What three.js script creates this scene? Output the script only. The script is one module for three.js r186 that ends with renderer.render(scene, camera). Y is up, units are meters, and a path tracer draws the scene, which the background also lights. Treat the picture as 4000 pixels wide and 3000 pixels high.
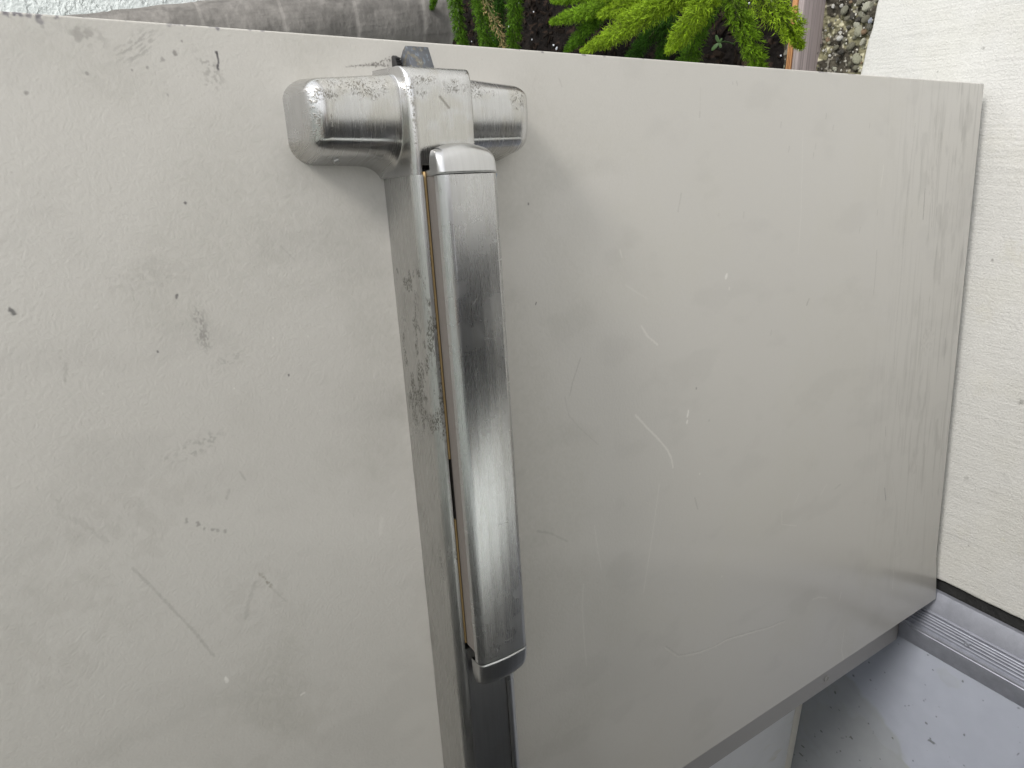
import * as THREE from 'three';
import { mergeGeometries, mergeVertices, toCreasedNormals } from 'three/addons/utils/BufferGeometryUtils.js';
import { MarchingCubes } from 'three/addons/objects/MarchingCubes.js';

// ------------------------------------------------------------------ camera
// The picture was taken with the phone turned on its side: picture left is up.
// World: x along the open door (hinge edge 0, latch edge 0.914), y up, z out of the door's inner face.
const scene = new THREE.Scene();
const F = 2736, CX = 2000, CY = 1500;                         // photograph: 4000 x 3000
const CAM = new THREE.Vector3(0.7796, 1.2949, 0.5734);
const bY = new THREE.Vector3(-4390, 985, -F).normalize();      // up, in picture axes (right, down, forward)
const bX = new THREE.Vector3(-658, -10531, -F).normalize();
bX.addScaledVector(bY, -bX.dot(bY)).normalize();
const bZ = new THREE.Vector3().crossVectors(bX, bY);
const camera = new THREE.PerspectiveCamera(2 * Math.atan(1500 / F) * 180 / Math.PI, 4 / 3, 0.02, 200);
camera.position.copy(CAM);
camera.quaternion.setFromRotationMatrix(new THREE.Matrix4().makeBasis(
  new THREE.Vector3(bX.x, bY.x, bZ.x), new THREE.Vector3(-bX.y, -bY.y, -bZ.y), new THREE.Vector3(-bX.z, -bY.z, -bZ.z)));
scene.add(camera);
const rayOf = (px, py) => { const r = new THREE.Vector3((px - CX) / F, (py - CY) / F, 1); return new THREE.Vector3(r.dot(bX), r.dot(bY), r.dot(bZ)); };
const onPlane = (px, py, n, d) => { const r = rayOf(px, py); return CAM.clone().addScaledVector(r, (d - n.dot(CAM)) / n.dot(r)); };
const V = (x, y, z) => new THREE.Vector3(x, y, z);
const onDoor = (px, py, z = 0) => onPlane(px, py, V(0, 0, 1), z);
const onLevel = (px, py, y) => onPlane(px, py, V(0, 1, 0), y);

// ------------------------------------------------------------------ seeded noise
let seed = 7;
const rnd = () => { seed = (seed * 1664525 + 1013904223) >>> 0; return seed / 4294967296; };
const rr = (a, b) => a + (b - a) * rnd();
const PERM = new Float32Array(65536); for (let i = 0; i < 65536; i++) PERM[i] = rnd();
const sm = (a, b, x) => { const t = Math.min(1, Math.max(0, (x - a) / (b - a))); return t * t * (3 - 2 * t); };
const clamp = (x, a, b) => Math.min(b, Math.max(a, x));
const lat = (x, y) => PERM[((x * 73 + y * 311 + ((x * y) % 977) * 7) & 65535)];
function vn(x, y) {
  const xi = Math.floor(x), yi = Math.floor(y), fx = x - xi, fy = y - yi;
  const u = fx * fx * (3 - 2 * fx), w = fy * fy * (3 - 2 * fy);
  const a = lat(xi, yi), b = lat(xi + 1, yi), c = lat(xi, yi + 1), d = lat(xi + 1, yi + 1);
  return a + (b - a) * u + (c - a) * w + (a - b - c + d) * u * w;
}
const fbm = (x, y, o = 4) => { let s = 0, a = 0.5, t = 0; for (let i = 0; i < o; i++) { s += a * vn(x, y); t += a; a *= 0.5; x = x * 2.03 + 17.3; y = y * 2.03 + 9.1; } return s / t; };

// ------------------------------------------------------------------ sky, sun, exposure
{
  const w = 256, h = 128, d = new Float32Array(w * h * 4);
  for (let j = 0; j < h; j++) for (let i = 0; i < w; i++) {
    const el = ((j + 0.5) / h - 0.5) * Math.PI, up = Math.max(0, Math.sin(el));
    const az = (i / w) * Math.PI * 2, cx = Math.cos(az) * Math.cos(el), cz = Math.sin(az) * Math.cos(el);
    const cl = fbm(cx * 2.2 / (up + 0.35) + 40, cz * 2.2 / (up + 0.35) + 40, 4);
    const b = (0.62 + 0.5 * up) * (0.86 + 0.28 * cl);
    const k = (j * w + i) * 4;
    d[k] = b * 0.985; d[k + 1] = b * 1.0; d[k + 2] = b * 1.03; d[k + 3] = 1;
  }
  const sky = new THREE.DataTexture(d, w, h, THREE.RGBAFormat, THREE.FloatType);
  sky.mapping = THREE.EquirectangularReflectionMapping; sky.magFilter = THREE.LinearFilter; sky.minFilter = THREE.LinearFilter; sky.needsUpdate = true;
  scene.background = sky; scene.environment = sky;
}
const sun = new THREE.DirectionalLight(new THREE.Color(1, 0.965, 0.91), 1.5);
sun.position.set(7.2, 7.6, 1.9); sun.target.position.set(0.5, 0, 0);
sun.castShadow = true; sun.shadow.radius = 30; sun.shadow.mapSize.set(2048, 2048);
Object.assign(sun.shadow.camera, { left: -5, right: 5, top: 5, bottom: -5, near: 0.5, far: 30 });
scene.add(sun, sun.target);
const renderer = new THREE.WebGLRenderer({ antialias: true });
renderer.toneMapping = THREE.LinearToneMapping;
renderer.toneMappingExposure = 1.88;
renderer.shadowMap.enabled = true;

// ------------------------------------------------------------------ helpers
const names = new Map();
function numbered(n) { const k = names.get(n) || 0; names.set(n, k + 1); return k ? `${n}_${String(k).padStart(3, '0')}` : n; }
function mesh(name, geo, mat, parent) { const m = new THREE.Mesh(geo, mat); m.name = parent && parent !== scene ? name : numbered(name); m.castShadow = m.receiveShadow = true; (parent || scene).add(m); return m; }
function thing(name, label, category, group) { const g = new THREE.Group(); g.name = numbered(name); g.userData = { label, category, kind: 'thing' }; if (group) g.userData.group = group; scene.add(g); return g; }
function structure(name, geo, mat) { const m = mesh(name, geo, mat); m.userData.kind = 'structure'; return m; }
function texture(w, h, fn, srgb) {
  const d = new Uint8Array(w * h * 4), o = [0, 0, 0];
  for (let j = 0; j < h; j++) for (let i = 0; i < w; i++) { fn(i, j, o); const k = (j * w + i) * 4; d[k] = clamp(o[0], 0, 1) * 255; d[k + 1] = clamp(o[1], 0, 1) * 255; d[k + 2] = clamp(o[2], 0, 1) * 255; d[k + 3] = 255; }
  const t = new THREE.DataTexture(d, w, h); t.wrapS = t.wrapT = THREE.MirroredRepeatWrapping; t.magFilter = THREE.LinearFilter; t.minFilter = THREE.LinearMipmapLinearFilter; t.generateMipmaps = true;
  if (srgb) t.colorSpace = THREE.SRGBColorSpace; t.needsUpdate = true; return t;
}
const grey = (w, h, f) => texture(w, h, (i, j, o) => { o[0] = o[1] = o[2] = f(i, j); });
const hex = (s) => { if (s.length === 4) s = '#' + s[1] + s[1] + s[2] + s[2] + s[3] + s[3]; const c = parseInt(s.slice(1), 16); return [(c >> 16) / 255, ((c >> 8) & 255) / 255, (c & 255) / 255]; };
function setUV(g, f) { const p = g.attributes.position, n = p.count, a = new Float32Array(n * 2); for (let i = 0; i < n; i++) { const [u, v] = f(p.getX(i), p.getY(i), p.getZ(i)); a[2 * i] = u; a[2 * i + 1] = v; } g.setAttribute('uv', new THREE.BufferAttribute(a, 2)); return g; }
// uv in metres by the dominant direction of each face
function boxUV(g, s = 1) {
  g = g.index ? g.toNonIndexed() : g; if (!g.attributes.normal) g.computeVertexNormals();
  const p = g.attributes.position, a = new Float32Array(p.count * 2), A = V(), B = V(), Cc = V();
  for (let i = 0; i < p.count; i += 3) {
    A.fromBufferAttribute(p, i); B.fromBufferAttribute(p, i + 1); Cc.fromBufferAttribute(p, i + 2);
    const n = B.clone().sub(A).cross(Cc.clone().sub(A)); const ax = Math.abs(n.x), ay = Math.abs(n.y), az = Math.abs(n.z);
    [A, B, Cc].forEach((q, k) => { const uv = ay >= ax && ay >= az ? [q.x, q.z] : ax >= az ? [q.z, q.y] : [q.x, q.y]; a[2 * (i + k)] = uv[0] * s; a[2 * (i + k) + 1] = uv[1] * s; });
  }
  g.setAttribute('uv', new THREE.BufferAttribute(a, 2)); return g;
}
// a prism along x from a closed outline of [y, z] points; uv = (x, arc length) in metres
function prismX(pts, x0, x1, crease = 0.5) {
  const pos = [], uv = []; let L = 0; const n = pts.length, segs = 1;
  let area = 0; for (let i = 0; i < n; i++) { const a = pts[i], b = pts[(i + 1) % n]; area += a[0] * b[1] - b[0] * a[1]; }
  if (area < 0) pts = pts.slice().reverse();
  for (let i = 0; i < n; i++) {
    const a = pts[i], b = pts[(i + 1) % n], l = Math.hypot(b[0] - a[0], b[1] - a[1]);
    for (let s = 0; s < segs; s++) {
      const xa = x0, xb = x1;
      pos.push(xa, a[0], a[1], xb, a[0], a[1], xb, b[0], b[1], xa, a[0], a[1], xb, b[0], b[1], xa, b[0], b[1]);
      uv.push(xa, L, xb, L, xb, L + l, xa, L, xb, L + l, xa, L + l);
    }
    L += l;
  }
  // outward winding check: flip for the x-axis prism
  const tri = THREE.ShapeUtils.triangulateShape(pts.map((p) => new THREE.Vector2(p[0], p[1])), []);
  const cap = (x, flip) => { for (const t of tri) { const q = flip ? [t[0], t[2], t[1]] : t; for (const k of q) { pos.push(x, pts[k][0], pts[k][1]); uv.push(pts[k][1] + x, pts[k][0]); } } };
  cap(x1, false); cap(x0, true);
  for (let i = 0; i < n * 6 * 3; i += 9) { for (let k = 0; k < 3; k++) { const t = pos[i + 3 + k]; pos[i + 3 + k] = pos[i + 6 + k]; pos[i + 6 + k] = t; } }
  for (let i = 0; i < n * 6 * 2; i += 6) { for (let k = 0; k < 2; k++) { const t = uv[i + 2 + k]; uv[i + 2 + k] = uv[i + 4 + k]; uv[i + 4 + k] = t; } }
  let g = new THREE.BufferGeometry(); g.setAttribute('position', new THREE.Float32BufferAttribute(pos, 3)); g.setAttribute('uv', new THREE.Float32BufferAttribute(uv, 2));
  return fixNormals(g, crease);
}
function fixNormals(g, crease) { g.computeVertexNormals(); return toCreasedNormals(g, crease); }
const arc = (cy, cz, r, a0, a1, n = 7) => Array.from({ length: n + 1 }, (_, i) => { const a = a0 + (a1 - a0) * i / n; return [cy + r * Math.cos(a), cz + r * Math.sin(a)]; });
function extrudeZ(pts, z0, z1, bevel = 0, bseg = 3) {
  const s = new THREE.Shape(pts.map((p) => new THREE.Vector2(p[0], p[1])));
  const g = new THREE.ExtrudeGeometry(s, { depth: z1 - z0 - 2 * bevel, bevelEnabled: bevel > 0, bevelThickness: bevel, bevelSize: bevel, bevelOffset: -bevel, bevelSegments: bseg, curveSegments: 12 });
  g.translate(0, 0, z0 + bevel); return g;
}
function box(x0, x1, y0, y1, z0, z1, bevel = 0) {
  if (!bevel) { const g = new THREE.BoxGeometry(x1 - x0, y1 - y0, z1 - z0); g.translate((x0 + x1) / 2, (y0 + y1) / 2, (z0 + z1) / 2); return boxUV(g); }
  return boxUV(toCreasedNormals(extrudeZ([[x0, y0], [x1, y0], [x1, y1], [x0, y1]], z0, z1, bevel, 2), 0.6));
}

// ------------------------------------------------------------------ building frame: the wall with the doorway is turned 6.6 degrees
const wallTurn = Math.atan2(0.115, 0.9934);
const uAx = V(-0.115, 0, 0.9934).normalize(), wAx = V(0.9934, 0, 0.115).normalize();   // u along the wall, w out of it
const wallM = new THREE.Matrix4().makeBasis(wAx, V(0, 1, 0), uAx);                       // (w, y, u) -> world
const wbox = (w0, w1, y0, y1, u0, u1, bevel) => box(w0, w1, y0, y1, u0, u1, bevel).applyMatrix4(wallM);

// ------------------------------------------------------------------ plain materials
const stuccoBump = grey(512, 512, (i, j) => { const x = i / 512 * 12, y = j / 512 * 12; return 0.6 * sm(0.42, 0.62, fbm(x * 1.6 + 3, y * 2.6, 4)) + 0.4 * fbm(x * 9, y * 9, 3); });
stuccoBump.repeat.set(1.4, 1.4);
const stuccoMat = new THREE.MeshStandardMaterial({ color: new THREE.Color().setRGB(0.79, 0.83, 0.815), roughness: 0.92, bumpMap: stuccoBump, bumpScale: 0.006 });
const innerWallTex = texture(512, 512, (i, j, o) => { const x = i / 512, y = j / 512, n = fbm(x * 14, y * 14, 4), s = sm(0.62, 0.8, fbm(x * 30 + 9, y * 8, 4)); o[0] = 0.93 - 0.04 * n - 0.05 * s; o[1] = 0.93 - 0.04 * n - 0.06 * s; o[2] = 0.925 - 0.04 * n - 0.1 * s; }, true);
const innerWallMat = new THREE.MeshStandardMaterial({ map: innerWallTex, roughness: 0.75 });
const frameMat = new THREE.MeshPhysicalMaterial({ color: new THREE.Color('#a3a09c'), roughness: 0.42, bumpMap: grey(256, 256, (i, j) => fbm(i / 256 * 30, j / 256 * 30, 3)), bumpScale: 0.0004 });

// ------------------------------------------------------------------ ground
structure('ground', (() => { const g = new THREE.PlaneGeometry(120, 120, 1, 1); g.rotateX(-Math.PI / 2); g.translate(0, -0.16, 0); return g; })(), new THREE.MeshStandardMaterial({ color: new THREE.Color().setRGB(0.1, 0.09, 0.07), roughness: 1 }));

const slabA = V(1.0833, 0, -0.1975), slabD = V(0.978, 0, 0.211).normalize();
{
  // one sheet of texture, 1.5 m square, for the part of the path near the door; broom lines run along the wall
  const W = 1280, cw = 1.5, ox = -0.1, oz = -0.45, cr = Math.cos(0.1), sr = Math.sin(0.1);
  const spots = [[3838, 192, 0.0035, 0.35], [3875, 1017, 0.0022, 0.6], [3987, 1571, 0.006, 0.4], [3773, 1870, 0.005, 0.3], [3782, 2133, 0.0018, 0.6], [3660, 283, 0.0022, 0.45], [3920, 1850, 0.0015, 0.5], [3912, 445, 0.0014, 0.5], [3785, 1370, 0.0012, 0.4]].map(([px, py, r, k]) => { const q = onLevel(px, py, -0.005); return [q.x, q.z, r, k]; });
  const stains = [[3913, 2106, 0.010, 0.5], [3850, 1200, 0.03, 0.25], [3960, 1000, 0.03, 0.3], [3760, 2080, 0.02, 0.22], [3840, 1500, 0.03, 0.2], [3990, 2150, 0.02, 0.25], [3900, 560, 0.04, 0.15]].map(([px, py, r, k]) => { const q = onLevel(px, py, -0.005); return [q.x, q.z, r, k]; });
  const P = (i, j) => { const x = ox + i / W * cw, z = oz + j / W * cw, a = x * cr + z * sr, c = -x * sr + z * cr; const wob = 0.003 * fbm(a * 14, c * 5, 2); return { x, z, a, c, line: fbm((a + wob) * 420, c * 16, 2), rid: sm(0.66, 0.8, vn((a + wob) * 150 + 3, c * 5)) * sm(0.42, 0.66, fbm(a * 9 + 4, c * 7, 2)) }; };
  const hb = new Float32Array(W * W);
  const colT = texture(W, W, (i, j, o) => {
    const q = P(i, j), fine = fbm(q.x * 800, q.z * 800, 2), big = fbm(q.x * 7 + 5, q.z * 7, 4), mid = fbm(q.x * 60, q.z * 60, 3);
    hb[j * W + i] = 0.2 * q.line + 0.5 * fine + 0.2 * mid - 0.06 * q.rid;
    let t = 0.745 + 0.05 * (big - 0.5) + 0.07 * (fine - 0.5) + 0.02 * (mid - 0.5) - 0.014 * sm(0.6, 0.8, q.line) - 0.010 * q.rid, yel = 0.12 * sm(0.5, 0.75, fbm(q.x * 12 + 40, q.z * 12 + 3, 3)), dk = 0;
    for (const m of spots) { const d = Math.hypot(q.x - m[0], q.z - m[1]) + (vn(q.x * 900, q.z * 900) - 0.5) * m[2]; if (d < m[2]) dk = Math.max(dk, m[3] * sm(m[2], m[2] * 0.3, d)); }
    for (const m of stains) { const d = Math.hypot(q.x - m[0], q.z - m[1]) + (fbm(q.x * 160, q.z * 160, 3) - 0.5) * m[2] * 1.6; if (d < m[2]) yel = Math.max(yel, 0.9 * m[3] * sm(m[2], 0, d)); }
    t -= 0.35 * dk + 0.03 * yel; o[0] = t; o[1] = t - 0.004 - 0.008 * yel; o[2] = t - 0.018 - 0.05 * yel;
  }, true);
  const bumpT = grey(W, W, (i, j) => hb[j * W + i]);
  const mat = new THREE.MeshStandardMaterial({ map: colT, bumpMap: bumpT, bumpScale: 0.0018, roughness: 0.92 });
  // outline in (x, z): along the joint by the doorway, along the planting strip, then far out
  const p0 = wAx.clone().multiplyScalar(0.036), far = 8;
  const line = (t) => slabA.clone().addScaledVector(slabD, t);
  const k = (() => { // where the slab's planting edge meets the wall joint
    const a = slabA, d = slabD, o = p0, e = uAx; const det = d.x * -e.z + e.x * d.z; const rx = o.x - a.x, rz = o.z - a.z; return (rx * -e.z + e.x * rz) / det;
  })();
  const corner = line(k), out = line(far);
  const jit = (a, b, n) => Array.from({ length: n }, (_, i) => { const q = a.clone().lerp(b, i / n); return [q.x + (i ? rr(-0.0012, 0.0012) : 0), q.z + (i ? rr(-0.0012, 0.0012) : 0)]; });
  const up = corner.clone().addScaledVector(uAx, 5);
  const pts = [...jit(corner, line(k + 1.6), 90), [line(k + 2.36).x, line(k + 2.36).z], [2.4, -2.7], [12, -2.7], [12, 9], [up.x, up.z], ...jit(corner.clone().addScaledVector(uAx, 1.1), corner, 70)];
  const s = new THREE.Shape(pts.map((p) => new THREE.Vector2(p[0], -p[1])));
  let g = new THREE.ExtrudeGeometry(s, { depth: 0.1, bevelEnabled: true, bevelThickness: 0.004, bevelSize: 0.004, bevelOffset: -0.004, bevelSegments: 3 });
  g.rotateX(-Math.PI / 2); g.translate(0, -0.005 - 0.104, 0);
  g = toCreasedNormals(g, 0.7); setUV(g, (x, y, z) => [(x - ox) / cw, (z - oz - 0.3 * Math.min(0, y + 0.01)) / cw]);
  structure('concrete_path', g, mat);
}
// black joint between path and threshold
structure('joint_filler', wbox(0.0, 0.05, -0.06, -0.016, -0.06, 1.0), new THREE.MeshStandardMaterial({ color: new THREE.Color().setRGB(0.012, 0.012, 0.012), roughness: 0.95, bumpMap: stuccoBump, bumpScale: 0.004 }));

// indoor floor: painted, scuffed
{
  const W = 1024, cw = 1.2;
  // brownish film of dirt on the floor by the white wall
  const fp = onLevel(3200, 2900, -0.0045), fc = [fp.dot(wAx), fp.dot(uAx)];
  const marks = Array.from({ length: 26 }, () => [rr(0, cw), rr(0, cw), rr(0, 3.14), rr(0.003, 0.009), rr(0.0008, 0.0016), rr(0.4, 0.9)]);
  const t = texture(W, W, (i, j, o) => {
    const x = i / W * cw, y = j / W * cw;
    const wx = x - cw, film = sm(0.012, -0.012, Math.hypot(wx - fc[0], y - 0.3 - fc[1]) - 0.2 + 0.2 * (fbm(x * 9, y * 9, 4) - 0.5)), w0 = sm(0.49, 0.54, fbm(x * 5.2 + 1.3, y * 5.2 + 2.1, 5)), worn = 0.5 * w0 + 1.6 * film, n = fbm(x * 40, y * 40, 3), d = sm(0.8, 0.86, fbm(x * 75 + 3, y * 75, 3)), rim = w0 * (1 - w0) * 2 + film * (1 - film) * 4;
    o[0] = 0.625 + 0.03 * (n - 0.5) - 0.018 * worn - 0.2 * d - 0.012 * rim; o[1] = 0.642 + 0.03 * (n - 0.5) - 0.02 * worn - 0.2 * d - 0.012 * rim; o[2] = 0.688 + 0.03 * (n - 0.5) - 0.035 * worn - 0.23 * d - 0.03 * rim;
    for (const m of marks) { const dx = x - m[0], dy = y - m[1]; if (dx * dx + dy * dy < 0.0003) { const a = dx * Math.cos(m[2]) + dy * Math.sin(m[2]), b = -dx * Math.sin(m[2]) + dy * Math.cos(m[2]), e = Math.hypot(a / m[3], b / m[4]) + 0.5 * (n - 0.5); if (e < 1) { const k = 1 - 0.5 * m[5] * sm(1, 0.5, e); o[0] *= k; o[1] *= k; o[2] *= k; } } }
  }, true);
  t.wrapS = t.wrapT = THREE.RepeatWrapping; t.repeat.set(1 / cw, 1 / cw); t.offset.set(0, 0.3 / cw);
  const rT = grey(512, 512, (i, j) => 0.42 + 0.16 * fbm(i / 512 * 8, j / 512 * 8, 4) + 0.12 * fbm(i / 512 * 90, j / 512 * 90, 2)); rT.repeat.set(1 / cw, 1 / cw);
  structure('indoor_floor', wbox(-3.2, -0.10, -0.1, -0.0045, -0.226, 3.0), new THREE.MeshPhysicalMaterial({ map: t, roughnessMap: rT, roughness: 1, bumpMap: rT, bumpScale: 0.0012 }));
}

// ------------------------------------------------------------------ the building: outer walls round the doorway, room behind it
{
  const b = thing('building', 'pale stucco building wall around the open doorway', 'building');
  const outer = [wbox(-0.125, 0.03, -0.12, 3.3, -3.0, -0.10), wbox(-0.125, 0.03, -0.12, 3.3, 1.0, 6), wbox(-0.125, 0.03, 2.2, 3.3, -0.10, 1.0)];
  outer.forEach((g) => mesh('outer_wall', g, stuccoMat, b));
  mesh('inner_wall', wbox(-3.2, -0.14, -0.0035, 2.7, -0.35, -0.224), innerWallMat, b).userData.label = 'white painted inner side wall with dirty lower edge';
  mesh('inner_wall', wbox(-3.3, -3.2, -0.05, 2.7, -0.35, 3.0), innerWallMat, b);
  mesh('inner_wall', wbox(-3.2, -0.14, -0.05, 2.7, 3.0, 3.1), innerWallMat, b);
  mesh('inner_wall', wbox(-0.20, -0.14, -0.0035, 2.7, 1.08, 3.0), innerWallMat, b);
  mesh('roof_overhang', wbox(-0.12, 1.15, 2.5, 2.66, -3.0, 6), stuccoMat, b);
  mesh('base_trim', wbox(-3.2, -0.142, -0.0035, 0.022, -0.2238, -0.2222, 0.0006), new THREE.MeshStandardMaterial({ color: new THREE.Color('#e4e0d4'), roughness: 0.7, bumpMap: stuccoBump, bumpScale: 0.001 }), b);
  mesh('ceiling', wbox(-3.3, -0.126, 2.7, 2.8, -0.35, 3.1), innerWallMat, b);
}
// steel door frame
const jambU = -0.0545;
{
  const f = thing('door_frame', 'grey painted steel door frame beside the open door', 'door frame');
  mesh('hinge_jamb', wbox(-0.137, 0.034, -0.004, 2.14, -0.105, jambU, 0.002), frameMat, f);
  mesh('strike_jamb', wbox(-0.137, 0.034, -0.004, 2.14, 0.945, 1.0, 0.002), frameMat, f);
  mesh('frame_head', wbox(-0.137, 0.034, 2.142, 2.2, -0.105, 1.0, 0.002), frameMat, f);
  // anchor screw low on the hinge jamb
  const p = onPlane(3226.6, 2650.6, uAx, jambU), g = new THREE.CylinderGeometry(0.0062, 0.0066, 0.0016, 24), h = new THREE.TorusGeometry(0.0052, 0.0009, 8, 24);
  g.rotateX(Math.PI / 2); g.rotateY(-wallTurn); g.translate(p.x, p.y, p.z); h.rotateY(-wallTurn); h.translate(p.x + uAx.x * 0.001, p.y, p.z + uAx.z * 0.001);
  mesh('screw', mergeGeometries([boxUV(g), boxUV(h)]), frameMat, f);
}
// ------------------------------------------------------------------ threshold
{
  const t = thing('threshold', 'ribbed aluminium saddle threshold on the doorway floor', 'threshold');
  const prof = [[0.011, -0.012], [0.011, -0.003], [0.008, -0.002], [-0.024, 0.0078], [-0.027, 0.0082]];
  const ribs = [[-0.0275, -0.0325], [-0.035, -0.0385], [-0.0405, -0.0445], [-0.0465, -0.0505], [-0.0535, -0.0575], [-0.061, -0.065], [-0.0725, -0.0795]];
  for (const [a, b] of ribs) { const m = (a + b) / 2; prof.push([a + 0.0008, 0.0060], [a, 0.0078], [a - 0.0006, 0.0106], [m, 0.0113], [b + 0.0006, 0.0106], [b, 0.0078], [b - 0.0008, 0.0060]); }
  prof.push([-0.083, 0.009], [-0.121, -0.0005], [-0.125, -0.0025], [-0.125, -0.012]);
  // prism along x then turned: profile [y, z] with z = -w
  let g = prismX(prof.map(([w, y]) => [y, -w]), jambU + 0.0015, 0.944, 0.3);
  g.rotateY(Math.PI / 2 * -1); // x -> z, z -> -x
  g.applyMatrix4(wallM);
  const brushed = grey(256, 512, (i, j) => 0.34 + 0.12 * fbm(i * 0.35, j * 0.35, 3) + 0.1 * fbm(i * 0.03, j * 0.03, 3));
  const colT = texture(512, 512, (i, j, o) => { const n = fbm(i * 0.04, j * 0.04, 4), d = fbm(i * 0.4 + 7, j * 0.4, 3); o[0] = 0.72 - 0.08 * n - 0.05 * d; o[1] = 0.73 - 0.08 * n - 0.05 * d; o[2] = 0.77 - 0.08 * n - 0.05 * d; }, true);
  colT.repeat.set(4, 4); brushed.repeat.set(4, 4);
  const mat = new THREE.MeshPhysicalMaterial({ map: colT, metalness: 0.6, roughnessMap: brushed, roughness: 1, bumpMap: brushed, bumpScale: 0.0002 });
  mesh('saddle', g, mat, t);
  for (const [px, py] of [[3778, 2515]]) { const p = onLevel(px, py, 0.0105); const s = new THREE.CylinderGeometry(0.005, 0.0055, 0.003, 20); s.translate(p.x, 0.0102, p.z); const q = new THREE.TorusGeometry(0.0032, 0.0008, 6, 18); q.rotateX(Math.PI / 2); q.translate(p.x, 0.0118, p.z); mesh('screw', mergeGeometries([boxUV(s), boxUV(q)]), mat, t); }
}
console.log('setting done', Math.round(performance.now()));

// ------------------------------------------------------------------ door paint: map of the face, 0.9144 m x 1.4 m
const DW = 1344, DH = 2048, DX = 0.9144, DY = 1.4;
const door = { r: new Float32Array(DW * DH), g: new Float32Array(DW * DH), b: new Float32Array(DW * DH), h: new Float32Array(DW * DH), ro: new Float32Array(DW * DH) };
{
  const base = hex('#b9b6b0');
  for (let j = 0; j < DH; j++) for (let i = 0; i < DW; i++) {
    const x = i / DW * DX, y = j / DH * DY, k = j * DW + i;
    // roller stipple, coarser and stronger on the upper part of the door
    const wx = x + 0.004 * vn(x * 160, y * 160), wy = y + 0.004 * vn(x * 160 + 50, y * 160 + 20);
    const amp = 0.3 + 0.7 * sm(0.58, 0.86, y + 0.1 * (fbm(x * 6, y * 6, 2) - 0.5));
    const pe = 0.6 * vn(wx * 520, wy * 640) + 0.4 * vn(wx * 1000 + 3, wy * 1150);
    door.h[k] = 0.5 + amp * 0.34 * (pe - 0.5) + 0.05 * (fbm(x * 25, y * 25, 2) - 0.5);
    // blotches of hand grime and faint smears
    const blot = sm(0.5, 0.72, fbm(x * 9 + 3.7, y * 9 + 1.1, 4)) * (0.35 + 0.65 * vn(wx * 300 + 9, wy * 300));
    const smear = sm(0.56, 0.75, fbm(x * 26 + 30, y * 14 + 8, 4));
    let t = 1 - 0.05 * blot * sm(0.7, 1.0, y) - 0.02 * smear - 0.012 * (vn(x * 900, y * 900) - 0.5);
    // dirt rubbed along the foot of the door: thin streaks lying across it
    const low = sm(0.34, 0.1, y + 0.06 * (vn(x * 8, 3) - 0.5)) * sm(0.05, 0.5, x + 0.15 * vn(y * 30, 5));
    const st = sm(0.52, 0.8, fbm(x * 14 + 2, y * 240, 3)) + 0.8 * sm(0.6, 0.75, fbm(x * 22 + 8, y * 60 + 3, 4));
    t -= low * 0.055 * st;
    door.r[k] = base[0] * t; door.g[k] = base[1] * t; door.b[k] = base[2] * t * (1 - 0.006 * blot);
    door.ro[k] = 0.255 + 0.11 * amp + 0.10 * blot + 0.06 * (pe - 0.5) * amp + 0.1 * low * st;
  }
}
function polyDist(x, y, P) { let m = 1e9; for (let i = 0; i + 1 < P.length; i++) { const ax = P[i][0], ay = P[i][1], bx = P[i + 1][0], by = P[i + 1][1], dx = bx - ax, dy = by - ay; const t = clamp(((x - ax) * dx + (y - ay) * dy) / (dx * dx + dy * dy + 1e-12), 0, 1); const d = Math.hypot(x - ax - t * dx, y - ay - t * dy); if (d < m) m = d; } return m; }
// a scratch or scuff on the door: photo points -> door metres
function scratch(pts, width, color, alpha, bump = 0, rag = 0.3) {
  width *= 0.8;
  const P = pts.map(([a, b]) => { const q = onDoor(a, b); return [q.x, q.y]; }); if (P.length === 1) P.push([P[0][0] + width * 0.5, P[0][1]]);
  const c = hex(color), xs = P.map((p) => p[0]), ys = P.map((p) => p[1]), m = width * 2;
  const i0 = Math.max(0, Math.floor((Math.min(...xs) - m) / DX * DW)), i1 = Math.min(DW - 1, Math.ceil((Math.max(...xs) + m) / DX * DW));
  const j0 = Math.max(0, Math.floor((Math.min(...ys) - m) / DY * DH)), j1 = Math.min(DH - 1, Math.ceil((Math.max(...ys) + m) / DY * DH));
  for (let j = j0; j <= j1; j++) for (let i = i0; i <= i1; i++) {
    const x = i / DW * DX, y = j / DH * DY; const n = vn(x * 600 + 3, y * 600), n2 = vn(x * 150, y * 150 + 7);
    const d = polyDist(x, y, P) + (n - 0.5) * width * rag * 2; if (d > width) continue;
    const lum = c[0] < 0.6 && c[0] > 0.35 ? 0.5 : c[0] <= 0.35 ? 0.72 : 0.62, a = lum * alpha * sm(width, width * 0.25, d) * (1 - rag * 0.8 * n2), k = j * DW + i;
    door.r[k] += (c[0] - door.r[k]) * a; door.g[k] += (c[1] - door.g[k]) * a; door.b[k] += (c[2] - door.b[k]) * a; door.h[k] += bump * sm(width, 0, d);
  }
}
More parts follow.
